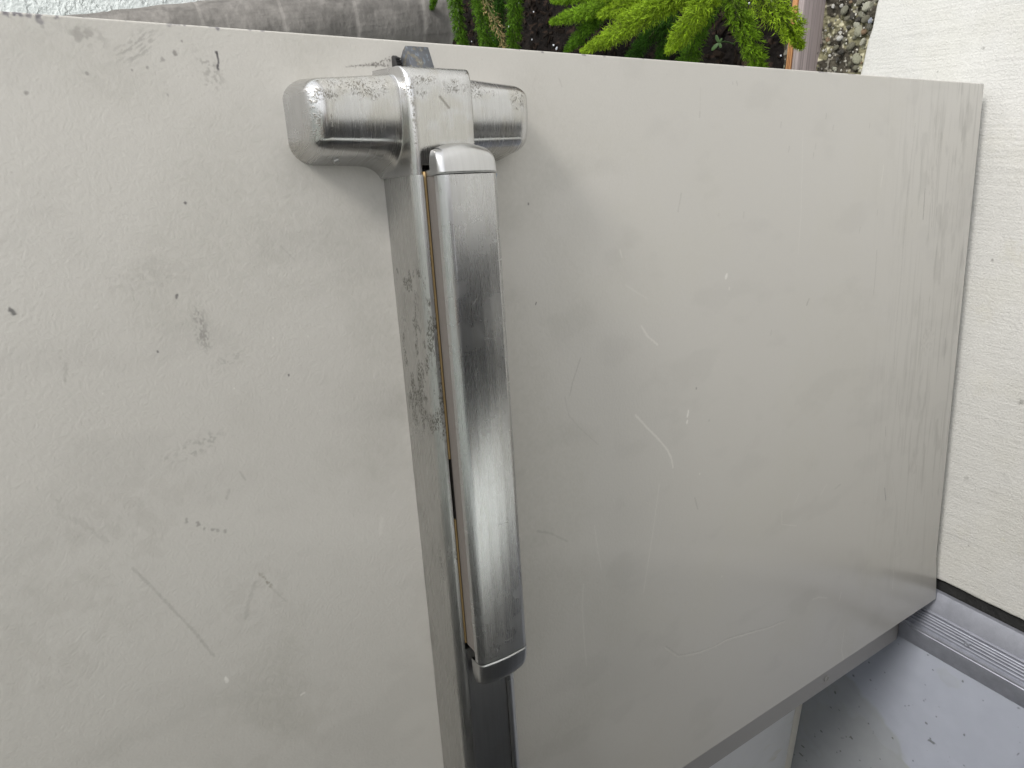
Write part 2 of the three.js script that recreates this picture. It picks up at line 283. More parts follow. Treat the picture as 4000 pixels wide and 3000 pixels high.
// a patch of scuffed specks
function scuff(px, py, rx, ry, rot, color, alpha, fx = 500, fy = 500, cut = 0.55) {
  const q = onDoor(px, py), c = hex(color), m = Math.max(rx, ry);
  for (let j = Math.max(0, Math.floor((q.y - m) / DY * DH)); j <= Math.min(DH - 1, (q.y + m) / DY * DH); j++) for (let i = Math.max(0, Math.floor((q.x - m) / DX * DW)); i <= Math.min(DW - 1, (q.x + m) / DX * DW); i++) {
    const x = i / DW * DX - q.x, y = j / DH * DY - q.y, a = x * Math.cos(rot) + y * Math.sin(rot), b = -x * Math.sin(rot) + y * Math.cos(rot);
    const e = Math.hypot(a / rx, b / ry) + 0.5 * (vn((q.x + x) * 200, (q.y + y) * 200) - 0.5); if (e > 1) continue;
    const s = sm(cut, cut + 0.16, fbm((q.x + a) * fx, (q.y + b) * fy, 2)) * sm(1, 0.25, e) * alpha * 0.42, k = j * DW + i;
    door.r[k] += (c[0] - door.r[k]) * s; door.g[k] += (c[1] - door.g[k]) * s; door.b[k] += (c[2] - door.b[k]) * s;
  }
}
{
  const A = (o, s) => (l) => l.map(([x, y]) => [o[0] + x * s, o[1] + y * s]);
  const a = A([2000, 1400], 0.7685), b = A([2000, 300], 0.7685), c = A([0, 0], 0.4521), d = A([0, 700], 0.7233), e = A([0, 1800], 0.7685), h = A([900, 0], 0.4521);
  const LT = '#dedbd4', DK = '#7c7873', BK = '#2d2b2e', CHIP = '#4d4a52';
  // wrinkle in the paint low on the hinge side
  const wr = [[780, 1475], [845, 1520], [950, 1500], [1020, 1475], [1090, 1435], [1190, 1405], [1300, 1375], [1385, 1340]];
  scratch(a(wr), 0.003, '#c9c6be', 0.75, 0.35, 0.6); scratch(a(wr.map(([x, y]) => [x + 3, y - 9])), 0.002, DK, 0.45, -0.2, 0.7);
  scratch(a([[630, 290], [680, 345], [740, 405], [790, 465], [810, 505], [820, 555]]), 0.0026, LT, 0.75, 0, 0.25);
  scratch(a([[750, 640], [715, 900], [690, 1060], [670, 1190]]), 0.0017, LT, 0.35); scratch(a([[365, 1150], [358, 1280], [372, 1480], [380, 1561]]), 0.0018, LT, 0.35);
  scratch(a([[420, 850], [435, 960], [455, 1070]]), 0.0016, LT, 0.3); scratch(a([[1690, 1380], [1675, 1480], [1685, 1530]]), 0.0022, LT, 0.5);
  scratch(a([[1940, 1080], [1935, 1170]]), 0.002, LT, 0.55); scratch(a([[1530, 1225], [1560, 1215], [1600, 1218]]), 0.0024, LT, 0.5); scratch(a([[1675, 1190], [1665, 1230]]), 0.0024, LT, 0.5);
  scratch(a([[897, 268], [893, 298]]), 0.0026, '#f1efe9', 0.95); scratch(a([[892, 318], [890, 330]]), 0.0025, '#f1efe9', 0.9);
  scratch(a([[1895, 660], [1900, 720]]), 0.0018, BK, 0.6); scratch(a([[1900, 350], [1900, 395]]), 0.0018, DK, 0.7); scratch(a([[1970, 240], [1975, 400]]), 0.002, DK, 0.4);
  scratch(a([[350, 0], [310, 120], [295, 190]]), 0.0012, DK, 0.55); scratch(a([[270, 200], [290, 290], [340, 350], [440, 440]]), 0.0012, DK, 0.3);
  scratch(a([[130, 880], [200, 890], [280, 930]]), 0.0022, DK, 0.4); scratch(a([[1670, 642], [1640, 665]]), 0.0022, DK, 0.45); scratch(a([[930, 710], [945, 765]]), 0.002, DK, 0.5);
  scratch(a([[1372, 780], [1372, 845], [1445, 852]]), 0.0016, LT, 0.45); scratch(a([[1600, 640], [1570, 695]]), 0.0015, LT, 0.4); scratch(a([[1460, 690], [1435, 745]]), 0.0015, LT, 0.35);
  scratch(a([[1930, 560], [1960, 780], [1950, 960], [1945, 1080]]), 0.002, DK, 0.22); scratch(a([[955, 590]]), 0.0022, LT, 0.8); scratch(a([[1068, 1110]]), 0.002, LT, 0.7); scratch(a([[938, 155]]), 0.002, BK, 0.5); scratch(a([[1003, 318]]), 0.002, DK, 0.7);
  scratch(b([[660, 1270], [690, 1320], [740, 1362]]), 0.0024, LT, 0.65); scratch(b([[550, 880], [560, 920]]), 0.0017, LT, 0.5); scratch(b([[580, 1060], [640, 1100], [690, 1130]]), 0.002, LT, 0.25);
  scratch(b([[1092, 1008], [1088, 1022]]), 0.0034, '#efede8', 0.9); scratch(b([[1105, 1080]]), 0.003, LT, 0.6); scratch(b([[2100, 570], [2095, 650], [2090, 725]]), 0.0018, '#55524f', 0.7); scratch(b([[2135, 560], [2138, 660], [2133, 765]]), 0.0018, DK, 0.7);
  scratch(b([[1855, 885], [1848, 1000], [1838, 1110]]), 0.0018, DK, 0.55); scratch(b([[1510, 1130], [1500, 1160]]), 0.0025, DK, 0.8); scratch(b([[960, 60], [955, 205]]), 0.0014, DK, 0.2); scratch(b([[957, 180], [955, 205]]), 0.0018, DK, 0.3);
  scratch(b([[2050, 240], [2000, 700], [1980, 1000], [1950, 1300], [1940, 1561]]), 0.0026, DK, 0.35, 0, 0.5); scratch(b([[862, 595], [845, 685]]), 0.0018, DK, 0.45);
  scratch(b([[85, 650]]), 0.0016, BK, 0.8); scratch(b([[125, 1148], [122, 1160]]), 0.0011, BK, 0.8); scratch(b([[1143, 25], [1147, 45]]), 0.0014, DK, 0.7); scratch(b([[1121, 28], [1124, 40]]), 0.0012, DK, 0.6); scratch(b([[240, 10], [255, 50]]), 0.0012, DK, 0.5);
  scratch(b([[1180, 690], [1178, 715]]), 0.0025, '#a5a19a', 0.6, 0.2); scratch(b([[1052, 705]]), 0.0028, '#a5a19a', 0.6, 0.2); scratch(b([[1480, 280], [1470, 700], [1455, 900]]), 0.0014, LT, 0.28); scratch(b([[1890, 450], [1875, 560]]), 0.0022, LT, 0.4);
  for (const [x, y] of [[1370, 245], [1635, 260], [1545, 355], [1535, 400], [1820, 250], [1410, 370], [1600, 200], [1860, 690], [1770, 780], [2010, 1240], [2125, 1130], [1320, 1300]]) scratch(b([[x, y - 12], [x - 4, y + 14]]), 0.0018, DK, 0.45);
  scuff(...b([[2140, 520]])[0], 0.05, 0.022, 0.1, '#8d8983', 0.6, 90, 420, 0.5); scuff(...b([[2110, 1330]])[0], 0.045, 0.03, 0.6, '#8f8b85', 0.55, 220, 220, 0.45); scuff(...a([[2040, 540]])[0], 0.05, 0.02, 0.1, '#8f8b85', 0.5, 120, 300, 0.5); scuff(...b([[2150, 300]])[0], 0.09, 0.03, 0, '#96928c', 0.45, 60, 500, 0.5);
  // chips along the latch edge
  const chip = (l, w) => scratch(c(l), w, CHIP, 0.95, -0.25, 0.6);
  chip([[60, 92], [115, 96]], 0.0042); chip([[118, 110], [130, 122]], 0.002); chip([[170, 108], [178, 116]], 0.0032); chip([[258, 98], [264, 130]], 0.0026); chip([[338, 125], [344, 150]], 0.0022); chip([[440, 113], [495, 117], [502, 160]], 0.0024); chip([[355, 182]], 0.0032);
  chip([[692, 131], [780, 137]], 0.0019); chip([[1075, 161], [1090, 163]], 0.0018); chip([[1190, 169]], 0.0018); chip([[1452, 195], [1468, 200]], 0.003); chip([[1520, 199], [1598, 205]], 0.0025); chip([[1640, 205], [1720, 210]], 0.0017); chip([[1765, 214], [1870, 222], [1890, 250]], 0.0022); chip([[2165, 243], [2280, 252]], 0.0023); chip([[0, 84], [40, 94]], 0.002);
  for (const [x, y, l] of [[2026, 193, 8], [2120, 205, 4], [2283, 215, 10], [2362, 220, 8], [2515, 228, 3], [2762, 247, 4], [2900, 257, 14], [3217, 282, 30], [3330, 290, 24], [3480, 298, 30], [3620, 306, 60], [3770, 316, 30], [3835, 325, 10]]) { scratch([[x - l / 2, y], [x + l / 2, y + l * 0.07]], 0.0016, CHIP, 0.9, -0.2, 0.5); }
  // scuffs on the upper half
  scuff(...c([[1175, 420]])[0], 0.026, 0.009, 2.2, '#6e6b67', 0.75, 260, 900, 0.46); scuff(...c([[735, 310]])[0], 0.016, 0.008, 1.4, '#6f6b67', 0.85, 300, 300, 0.42); scuff(...c([[1810, 615]])[0], 0.02, 0.01, 0.3, '#77736e', 0.8, 500, 500, 0.5);
  scratch(c([[1877, 460], [1890, 512], [1893, 540], [1889, 570], [1884, 592]]), 0.0011, BK, 1, 0, 0.2); scratch(c([[1884, 590]]), 0.0028, BK, 0.9, 0, 0.6); scratch(c([[1877, 460]]), 0.0016, BK, 0.9);
  for (const [x, y, w2, al] of [[1575, 362, 0.0016, 0.9], [1520, 462, 0.0028, 0.7], [1410, 525, 0.003, 0.6], [1272, 585, 0.002, 0.6], [760, 638, 0.002, 0.7], [235, 805, 0.0026, 0.5], [1450, 820, 0.002, 0.5], [1145, 608, 0.0013, 0.7], [370, 230, 0.002, 0.4]]) scratch(c([[x, y], [x + 3, y + 4]]), w2 * 0.8, '#4c4947', al, 0, 0.6);
  scratch(d([[62, 714], [70, 722]]), 0.0034, '#333', 0.9, 0, 0.5); scuff(...d([[1088, 800]])[0], 0.022, 0.007, 0.05, '#5b5855', 0.8, 500, 800, 0.45); scratch(d([[960, 628], [956, 645]]), 0.0016, BK, 0.7); scuff(...d([[1240, 985]])[0], 0.008, 0.018, 0.2, '#7a7773', 0.6, 500, 500, 0.5); scuff(...d([[1050, 1450]])[0], 0.009, 0.032, 0.2, '#7a7773', 0.7, 400, 400, 0.48); scuff(...d([[800, 525]])[0], 0.016, 0.04, 0.1, '#96928d', 0.5, 400, 300, 0.45);
  scratch(d([[1005, 135]]), 0.0016, BK, 0.9); scratch(d([[855, 935]]), 0.0013, BK, 0.8); scratch(d([[1562, 1062]]), 0.0013, BK, 0.7); scratch(d([[360, 1000], [355, 1090]]), 0.0022, DK, 0.5); scratch(d([[1520, 365], [1590, 435]]), 0.0013, DK, 0.35);
  for (const [x, y] of [[558, 1160], [1268, 1132], [1553, 1142], [1665, 850], [1730, 1250], [1478, 860]]) scratch(d([[x, y]]), 0.0009, '#e9e6e0', 0.7);
  scratch(e([[680, 550], [800, 670], [900, 775], [1000, 880], [1090, 995]]), 0.0021, '#86827d', 0.6, 0, 0.35);
  for (const [x, y] of [[1010, 325], [1040, 352], [1085, 355], [1112, 358], [1145, 361], [950, 307]]) scratch(e([[x, y]]), 0.0022, '#5b5855', 0.75, 0, 0.6);
  scratch(e([[1168, 150], [1155, 192]]), 0.002, DK, 0.5); scratch(e([[1300, 615], [1268, 715], [1250, 800]]), 0.003, DK, 0.45, 0, 0.5); for (let i = 0; i < 9; i++) scratch(e([[1320 + i * 7.5, 576 + i * 7 + rr(-5, 5)]]), rr(0.0012, 0.0026), '#5a5244', 0.75, 0, 0.6);
  scratch(e([[1385, 650], [1455, 715]]), 0.0015, DK, 0.4); scratch(e([[1225, 60], [1250, 100]]), 0.0015, DK, 0.5); scratch(e([[305, 205], [308, 280], [380, 295], [480, 360], [550, 420]]), 0.003, '#9a9690', 0.5, 0, 0.7);
  scratch(e([[1150, 1102], [1157, 1125]]), 0.0025, '#edebe5', 0.85); scratch(e([[1532, 1190], [1548, 1180]]), 0.0017, '#f0eee9', 0.8); scratch(e([[1942, 300], [1935, 370]]), 0.004, LT, 0.35);
  scuff(...e([[1400, 1400]])[0], 0.07, 0.1, 0.4, '#a09c95', 0.4, 60, 60, 0.45); scuff(...e([[280, 900]])[0], 0.07, 0.09, 0.4, '#a09c95', 0.4, 70, 70, 0.45); scuff(...e([[1290, 720]])[0], 0.04, 0.06, 0.4, '#a09c95', 0.4, 120, 120, 0.45); scuff(...e([[560, 400]])[0], 0.06, 0.1, 0.4, '#9e9a93', 0.4, 90, 90, 0.5);
  // rubbed line above the head of the exit device
  scratch(h([[1005, 582], [1090, 572], [1200, 565], [1300, 568], [1345, 578]]), 0.0009, '#4a4744', 0.75, 0, 0.5);
  for (let i = 0; i < 60; i++) { const t = Math.pow(rnd(), 0.6), x = 1040 + t * 345, y = 572 - rnd() * 85 * t * t; scratch(h([[x, y], [x + rr(-14, 10), y + rr(-8, 14)]]), 0.0007, '#54504c', 0.75, 0, 0.4); }
  for (let i = 0; i < 120; i++) { const q = [rr(0, 3600), rr(100, 2700)]; scratch([q], rr(0.0005, 0.0009), rnd() < 0.7 ? '#7b7773' : '#d0cdc6', 0.45); }
}
const doorTex = texture(DW, DH, (i, j, o) => { const k = j * DW + i; o[0] = door.r[k]; o[1] = door.g[k]; o[2] = door.b[k]; }, true);
const doorBump = grey(DW, DH, (i, j) => 0.5 + 2 * (door.h[j * DW + i] - 0.5));
const doorRough = grey(DW, DH, (i, j) => door.ro[j * DW + i]);
const doorMat = new THREE.MeshPhysicalMaterial({ map: doorTex, bumpMap: doorBump, bumpScale: 0.00022, roughnessMap: doorRough, roughness: 1, ior: 1.52 });
console.log('door paint done', Math.round(performance.now()));

const doorThing = thing('steel_door', 'grey painted steel door standing open with a stainless exit bar', 'door');
{
  const y0 = 0.0197;
  const out = [[0, 0.0045], [0.035, 0.0085], [0.07, 0.0148], [0.092, 0.0192], [0.094, 0.0172], [0.098, 0.0196], [0.9144, y0], [0.9144, 2.13], [0, 2.13]];
  const g = toCreasedNormals(extrudeZ(out, -0.0445, 0, 0.0024, 5), 0.5);
  setUV(g, (x, y, z) => [(x + (z < -0.002 ? (x > 0.9 ? -z : x < 0.02 ? z : 0) : 0)) / DX, y / DY]);
  mesh('door_leaf', g, doorMat, doorThing);
  for (const y of [0.25, 1.05, 1.85]) { const h = new THREE.CylinderGeometry(0.008, 0.008, 0.11, 16); h.translate(-0.004, y, -0.052); mesh('hinge', boxUV(h), frameMat, doorThing); }
}

// ------------------------------------------------------------------ brushed stainless steel
// every metal part carries uv = (x, across) in metres, so that the grain runs along the bar
const brushN = grey(512, 1024, (i, j) => { const x = i / 512, y = j / 1024; return 0.5 * fbm(x * 14, y * 260, 3) + 0.3 * vn(x * 40, y * 700) + 0.2 * fbm(x * 5, y * 90, 2); });
brushN.repeat.set(6, 6);
const steelRough = grey(512, 1024, (i, j) => { const x = i / 512, y = j / 1024; return 0.27 + 0.06 * fbm(x * 20, y * 260, 3); });
steelRough.repeat.set(5, 5);
const steelCol = texture(512, 512, (i, j, o) => { const x = i / 512, y = j / 512, n = fbm(x * 6, y * 160, 3), m = sm(0.5, 0.75, fbm(x * 7 + 5, y * 7, 4)); const t = 0.775 + 0.05 * (n - 0.5) - 0.015 * m; o[0] = t; o[1] = t - 0.001; o[2] = t - 0.002 - 0.006 * m; }, true);
steelCol.repeat.set(5, 5);
const steel = new THREE.MeshPhysicalMaterial({ map: steelCol, metalness: 1, roughness: 1, roughnessMap: steelRough, bumpMap: brushN, bumpScale: 0.00002, anisotropy: 0.55, anisotropyRotation: Math.PI / 2 });
const darkSteel = new THREE.MeshPhysicalMaterial({ color: new THREE.Color().setRGB(0.1, 0.105, 0.115), metalness: 0.85, roughness: 0.38 });
const blackIron = new THREE.MeshStandardMaterial({ color: new THREE.Color().setRGB(0.018, 0.018, 0.019), roughness: 0.55, metalness: 0.2 });

const device = new THREE.Group(); device.name = 'exit_device'; device.userData.label = 'brushed stainless steel exit device with long push bar'; doorThing.add(device);
const RT = 1.0455, RB = 0.983, RZ = 0.058, LIP = 1.0368, LIPB = 0.9945;
{ // mechanism case: C-shaped channel with rounded noses
  const N = 0.0082;
  const prof = [[RB, 0.0002], ...arc(RB + N, RZ - N, N, Math.PI, Math.PI / 2), [LIPB - 0.0006, RZ], [LIPB, RZ - 0.0006], [LIPB, 0.03], [LIP, 0.03], [LIP, RZ - 0.0006], [LIP + 0.0006, RZ], ...arc(RT - N, RZ - N, N, Math.PI / 2, 0), [RT, 0.0002]];
  // grime rubbed into the upper face
  const W = 1024, H = 256, x0 = 0.11, x1 = 0.8045;
  const zone = (x) => sm(0.735, 0.728, x) * sm(0.57, 0.60, x), z2 = (x) => sm(0.49, 0.47, x) * sm(0.43, 0.46, x);
  const grime = (x, z) => { const p = sm(0.5, 0.62, fbm(x * 60 + 4, z * 120, 3)) * (zone(x) * sm(0.002, 0.008, z) + 0.7 * z2(x) * sm(0.03, 0.04, z)); const s = sm(0.42, 0.6, fbm(x * 900, z * 2600, 2)); return clamp(p * s, 0, 1); };
  const cm = texture(W, H, (i, j, o) => { const x = x0 + i / W * (x1 - x0), z = j / H * 0.07, n = fbm(x * 40, z * 2400, 3), m = sm(0.45, 0.75, fbm(x * 30, z * 60, 3)), gr = grime(x, z); const t = 0.75 + 0.05 * (n - 0.5) - 0.04 * m; o[0] = t * (1 - 0.78 * gr) + 0.06 * gr; o[1] = (t - 0.003) * (1 - 0.78 * gr) + 0.055 * gr; o[2] = (t - 0.012) * (1 - 0.8 * gr) + 0.045 * gr; }, true);
  const mm = texture(W, H, (i, j, o) => { const x = x0 + i / W * (x1 - x0), z = j / H * 0.07, gr = grime(x, z); o[0] = 1; o[1] = 0.24 + 0.1 * fbm(x * 30, z * 1800, 2) + 0.3 * gr; o[2] = 1 - 0.8 * gr; });
  const m = new THREE.MeshPhysicalMaterial({ map: cm, roughnessMap: mm, metalnessMap: mm, roughness: 1, metalness: 1, bumpMap: brushN, bumpScale: 0.00003, anisotropy: 0.5, anisotropyRotation: Math.PI / 2 });
  const g = prismX(prof, x0, x1, 0.5); setUV(g, (x, y, z) => [(x - x0) / (x1 - x0), (y > 1.02 ? (z + (RT - y)) : z + 0.2) / 0.07]);
  mesh('mechanism_case', g, m, device);
  mesh('filler_plate', boxUV(prismX([[LIPB + 0.0005, 0.03], [LIPB + 0.0005, 0.0560], [LIPB + 0.0015, 0.0570], [LIP - 0.0021, 0.0570], [LIP - 0.0009, 0.0560], [LIP - 0.0007, 0.03]], 0.11, 0.3765, 0.4)), steel, device);
  mesh('case_end_cap', box(0.1, 0.1098, RB - 0.001, RT + 0.001, 0.0003, RZ + 0.001, 0.003), steel, device);
}
// push bar: grey side carrier, crowned stainless cover, cast end caps
const BT = 1.0366, BB = 0.9842, BZ = 0.0855;
{
  const carrierMat = new THREE.MeshPhysicalMaterial({ color: new THREE.Color('#625d59'), roughness: 0.5, metalness: 0.15, bumpMap: brushN, bumpScale: 0.0002 });
  mesh('bar_carrier', boxUV(prismX([[0.9958, 0.0310], [0.9862, 0.0600], [0.9862, 0.0752], [1.0352, 0.0752], [1.0343, 0.0580], [1.0328, 0.0580], [1.0328, 0.0310]], 0.3822, 0.8028, 0.4)), carrierMat, device);
  mesh('carrier_end', boxUV(prismX([[0.9958, 0.0310], [0.9862, 0.0600], [0.9862, 0.0750], [1.0350, 0.0750], [1.0342, 0.0580], [1.0326, 0.0580], [1.0326, 0.0310]], 0.8031, 0.8074, 0.4)), steel, device);
  const tan = new THREE.MeshStandardMaterial({ color: new THREE.Color('#b79b6c'), roughness: 0.6 });
  for (const [a, b] of [[0.3826, 0.508], [0.566, 0.8068]]) mesh('guide_strip', boxUV(prismX([[1.0338, 0.040], [1.0338, 0.0560], [1.0348, 0.0566], [1.0356, 0.0558], [1.0356, 0.040]], a, b, 0.4)), tan, device);
  const r = 0.0058, cz = BZ - r, n = 14;
  const front = Array.from({ length: n - 1 }, (_, i) => { const t = (i + 1) / n, y = BB + r + (BT - BB - 2 * r) * t; return [y, BZ + 0.0016 * (1 - Math.pow(2 * t - 1, 2))]; });
  const cover = [[BB, 0.0755], ...arc(BB + r, cz, r, Math.PI, Math.PI / 2, 8), ...front, ...arc(BT - r, cz, r, Math.PI / 2, 0, 8), [BT, 0.0755]];
  const g = prismX(cover, 0.3748, 0.8026, 0.9); const u0 = g.attributes.uv;
  // faint handling marks: smears and fine scratches
  const W = 1024, H = 256, S = []; for (let i = 0; i < 26; i++) S.push([rr(0, 1), rr(0, 1), rr(-0.02, 0.02), rr(-0.25, 0.25), rr(0.3, 1)]);
  const Sm = S.map((s) => [[s[0] * 0.43, s[1] * 0.07], [(s[0] + s[2]) * 0.43, (s[1] + s[3]) * 0.07], s[4]]);
  const rm = grey(W, H, (i, j) => { const x = i / W * 0.43, y = j / H * 0.07; let v = 0.25 + 0.045 * fbm(x * 40, y * 3600, 3) + 0.035 * sm(0.48, 0.68, fbm(x * 40 + 2, y * 40, 4)); for (const s of Sm) if (Math.abs(x - s[0][0]) < 0.02) { const d = polyDist(x, y, [s[0], s[1]]); if (d < 0.0004) v += 0.12 * s[2]; } return v; });
  setUV(g, (x, y, z) => [(x - 0.3748) / 0.43, (y - BB + (z < 0.08 ? 0.0 : 0.004)) / 0.07]);
  const m = new THREE.MeshPhysicalMaterial({ map: steelCol, metalness: 1, roughness: 1, roughnessMap: rm, anisotropy: 0.6, anisotropyRotation: Math.PI / 2 });
  mesh('push_bar', g, m, device);
  // cast end caps: the bar's section, running down towards the case at its rounded end
  const capGeo = (xs, dir, len, bow, drop) => {
    const Y0 = 0.0685, ring = [[BB, Y0], [BB, 0.074], ...arc(BB + r, cz + 0.0006, r, Math.PI, Math.PI / 2, 8), ...front.map(([y, z]) => [y, z + 0.0006]), ...arc(BT - r, cz + 0.0006, r, Math.PI / 2, 0, 8), [BT, 0.074], [BT, Y0]], nt = 34, pos = [], uv = [], idx = [], n2 = ring.length;
    for (let t = 0; t <= nt + 1; t++) for (const [y, z] of ring) {
      const q = Math.min(1, t / nt), yy = (y - BB) / (BT - BB), ex = len + bow * Math.sin(Math.PI * clamp(yy, 0, 1)), e = q < 0.06 ? 0.0006 * (1 - q / 0.06) : 0;
      const k = t > nt ? 0 : Math.pow(1 - Math.pow(q * 0.99, 5), 0.5) * (1 - drop * q), ins = 0.0025 * Math.pow(q, 4) * (yy < 0.5 ? 1 : -1) * (Math.abs(yy - 0.5) > 0.4 ? 1 : 0);
      pos.push(xs + dir * ex * q, y + ins, Y0 + (z - Y0 - e) * k); uv.push(xs + dir * ex * q, y);
    }
    for (let t = 0; t <= nt; t++) for (let i = 0; i + 1 < n2; i++) { const a2 = t * n2 + i, b2 = a2 + n2; dir > 0 ? idx.push(a2, a2 + 1, b2 + 1, a2, b2 + 1, b2) : idx.push(a2, b2 + 1, a2 + 1, a2, b2, b2 + 1); }
    const c0 = pos.length / 3; for (const [y, z] of ring) { pos.push(xs, y, z - 0.0006); uv.push(xs, y); } pos.push(xs, 1.01, 0.07); uv.push(xs, 1.01);
    for (let i = 0; i + 1 < n2; i++) dir > 0 ? idx.push(c0 + i, c0 + n2, c0 + i + 1) : idx.push(c0 + i, c0 + i + 1, c0 + n2);
    const g2 = new THREE.BufferGeometry(); g2.setAttribute('position', new THREE.Float32BufferAttribute(pos, 3)); g2.setAttribute('uv', new THREE.Float32BufferAttribute(uv, 2)); g2.setIndex(idx); g2.computeVertexNormals(); return g2;
  };
  mesh('end_cap', capGeo(0.8034, 1, 0.0182, 0.0052, 0.16), steel, device);
  mesh('end_cap', capGeo(0.3741, -1, 0.0262, 0.0045, 0.2), steel, device);
  const blue = new THREE.MeshStandardMaterial({ color: new THREE.Color('#3f78ad'), roughness: 0.5 });
  const bf = new THREE.Shape([new THREE.Vector2(0.8025, 0.9846), new THREE.Vector2(0.8025, 0.9822), new THREE.Vector2(0.7925, 0.9836)]);
  const bg = new THREE.ExtrudeGeometry(bf, { depth: 0.001, bevelEnabled: false }); bg.translate(0, 0, 0.078);
  mesh('film_scrap', boxUV(bg), blue, device);
}
{ // head cover: one pressed shell, as a height over the door face
  const sdRect = (x, y, x0, x1, y0, y1, r) => { const dx = Math.abs(x - (x0 + x1) / 2) - (x1 - x0) / 2 + r, dy = Math.abs(y - (y0 + y1) / 2) - (y1 - y0) / 2 + r; return r - Math.hypot(Math.max(dx, 0), Math.max(dy, 0)) - Math.min(Math.max(dx, dy), 0); };
  const smin = (a, b, k) => { const h = clamp(0.5 + 0.5 * (b - a) / k, 0, 1); return b + (a - b) * h - k * h * (1 - h); };
  const smax = (a, b, k) => -smin(-a, -b, k);
  // steep wall, then a round shoulder of radius R into the top at H
  const shell = (d, H, wall, R) => { if (d <= 0) return d * 12; if (d < wall) return (H - R) * d / wall; const q = Math.min(1, (d - wall) / R); return H - R + R * Math.sqrt(1 - (1 - q) * (1 - q)); };
  const height = (x, y) => {
    const tp = Math.abs(y - 1.0165) / 0.1, xw = x + tp * (x > 0.8505 ? 0.0085 * sm(0.8505, 0.88, x) : -0.0042 * sm(0.8505, 0.82, x));
    const dW = sdRect(xw, y, 0.8135, 0.8888, 0.9150, 1.1218, 0.018);
    const dC = sdRect(x, y, 0.76, 0.8850, RB - 0.0005, RT + 0.0005, 0.005);
    const wing = shell(smax(dW, dC, 0.003 + 0.019 * sm(0.86, 0.83, x)), 0.0464 - 5.5 * Math.pow(x - 0.858, 2), 0.0045, 0.0145);
    const side = Math.min(y - RB, RT - y) + 0.0005, H = RZ + 0.0002 - 0.8 * Math.pow(x - 0.856, 2);
    const cen = smin(shell(side, H, 0.0022, 0.0085), shell(0.8895 - x, H, 0.0035, 0.0170), 0.005);
    let h = smax(wing, cen, 0.013);
    if (x < 0.8116 && y < LIP - 0.0004 && y > LIPB) h = Math.min(h, 0.012);
    return Math.max(h, -0.003);
  };
  const xa = 0.8047, xb = 0.8905, ya = 0.902, yb = 1.126, nx = 190, ny = 420, pos = [], idx = [], uv = [];
  for (let j = 0; j <= ny; j++) for (let i = 0; i <= nx; i++) { const x = xa + (xb - xa) * i / nx, y = ya + (yb - ya) * j / ny; pos.push(x, y, height(x, y)); uv.push((x - xa) / (xb - xa), (y - ya) / (yb - ya)); }
  for (let j = 0; j < ny; j++) for (let i = 0; i < nx; i++) { const a = j * (nx + 1) + i; idx.push(a, a + 1, a + nx + 2, a, a + nx + 2, a + nx + 1); }
  // skirt closing the cut end at the case
  let base = pos.length / 3; for (let j = 0; j <= ny; j++) { const k = j * (nx + 1) * 3; pos.push(pos[k], pos[k + 1], pos[k + 2], pos[k], pos[k + 1], -0.003); uv.push(0, j / ny, 0.02, j / ny); }
  for (let j = 0; j < ny; j++) { const a = base + 2 * j; idx.push(a, a + 2, a + 1, a + 2, a + 3, a + 1); }
  const g = new THREE.BufferGeometry(); g.setAttribute('position', new THREE.Float32BufferAttribute(pos, 3)); g.setAttribute('uv', new THREE.Float32BufferAttribute(uv, 2)); g.setIndex(idx); g.computeVertexNormals();
  const W = 640, H = 1664;
  const hp = (px, py, z = 0.045) => { const q = onDoor(1050 + px * 0.49729, 120 + py * 0.49729, z); return [q.x, q.y]; };
  const Z = []; // grime patches: centre, half sizes, strength
  const add = (px, py, rx, ry, s, z) => { const q = hp(px, py, z); Z.push([q[0], q[1], rx, ry, s]); };
  add(375, 470, 0.005, 0.008, 0.9); add(450, 500, 0.005, 0.010, 1); add(365, 610, 0.014, 0.0035, 1); add(385, 720, 0.014, 0.004, 1); add(600, 420, 0.006, 0.018, 0.9); add(730, 440, 0.008, 0.017, 1); add(830, 420, 0.006, 0.014, 0.9); add(880, 445, 0.006, 0.006, 0.9); add(820, 510, 0.004, 0.006, 0.7);
  add(1110, 430, 0.010, 0.005, 1, 0.056); add(1135, 640, 0.025, 0.0016, 1, 0.056); add(1200, 390, 0.004, 0.014, 0.9, 0.056); add(1190, 485, 0.004, 0.006, 0.7, 0.056); add(1460, 440, 0.006, 0.012, 0.9, 0.056); add(1620, 460, 0.008, 0.008, 1); add(1700, 480, 0.004, 0.012, 0.6); add(1930, 545, 0.009, 0.008, 1, 0.04); add(300, 850, 0.010, 0.004, 0.5); add(503, 790, 0.012, 0.0008, 0.9);
  const D = new Float32Array(W * H);
  for (let j = 0; j < H; j++) for (let i = 0; i < W; i++) {
    const x = xa + (xb - xa) * i / W, y = ya + (yb - ya) * j / H; let m = 0;
    for (const q of Z) { const e = Math.hypot((x - q[0]) / q[2], (y - q[1]) / q[3]); if (e < 1.25) m = Math.max(m, q[4] * sm(1.2, 0.35, e + 0.5 * (vn(x * 700, y * 700) - 0.5))); }
    if (m > 0) { const n = fbm(x * 1300 + 5, y * 1700, 2), lump = vn(x * 420, y * 420); D[j * W + i] = 0.55 * clamp(m * sm(0.52, 0.66, n * 0.75 + lump * 0.25), 0, 1); }
  }
  // a few straight gouges
  const gouge = (a, b, w, v) => { const A = hp(...a, 0.056), B = hp(...b, 0.056); for (let j = 0; j < H; j++) { const y = ya + (yb - ya) * j / H; if (y < Math.min(A[1], B[1]) - w || y > Math.max(A[1], B[1]) + w) continue; for (let i = 0; i < W; i++) { const x = xa + (xb - xa) * i / W, d = polyDist(x, y, [A, B]); if (d < w) D[j * W + i] = Math.max(D[j * W + i], v * sm(w, 0, d)); } } };
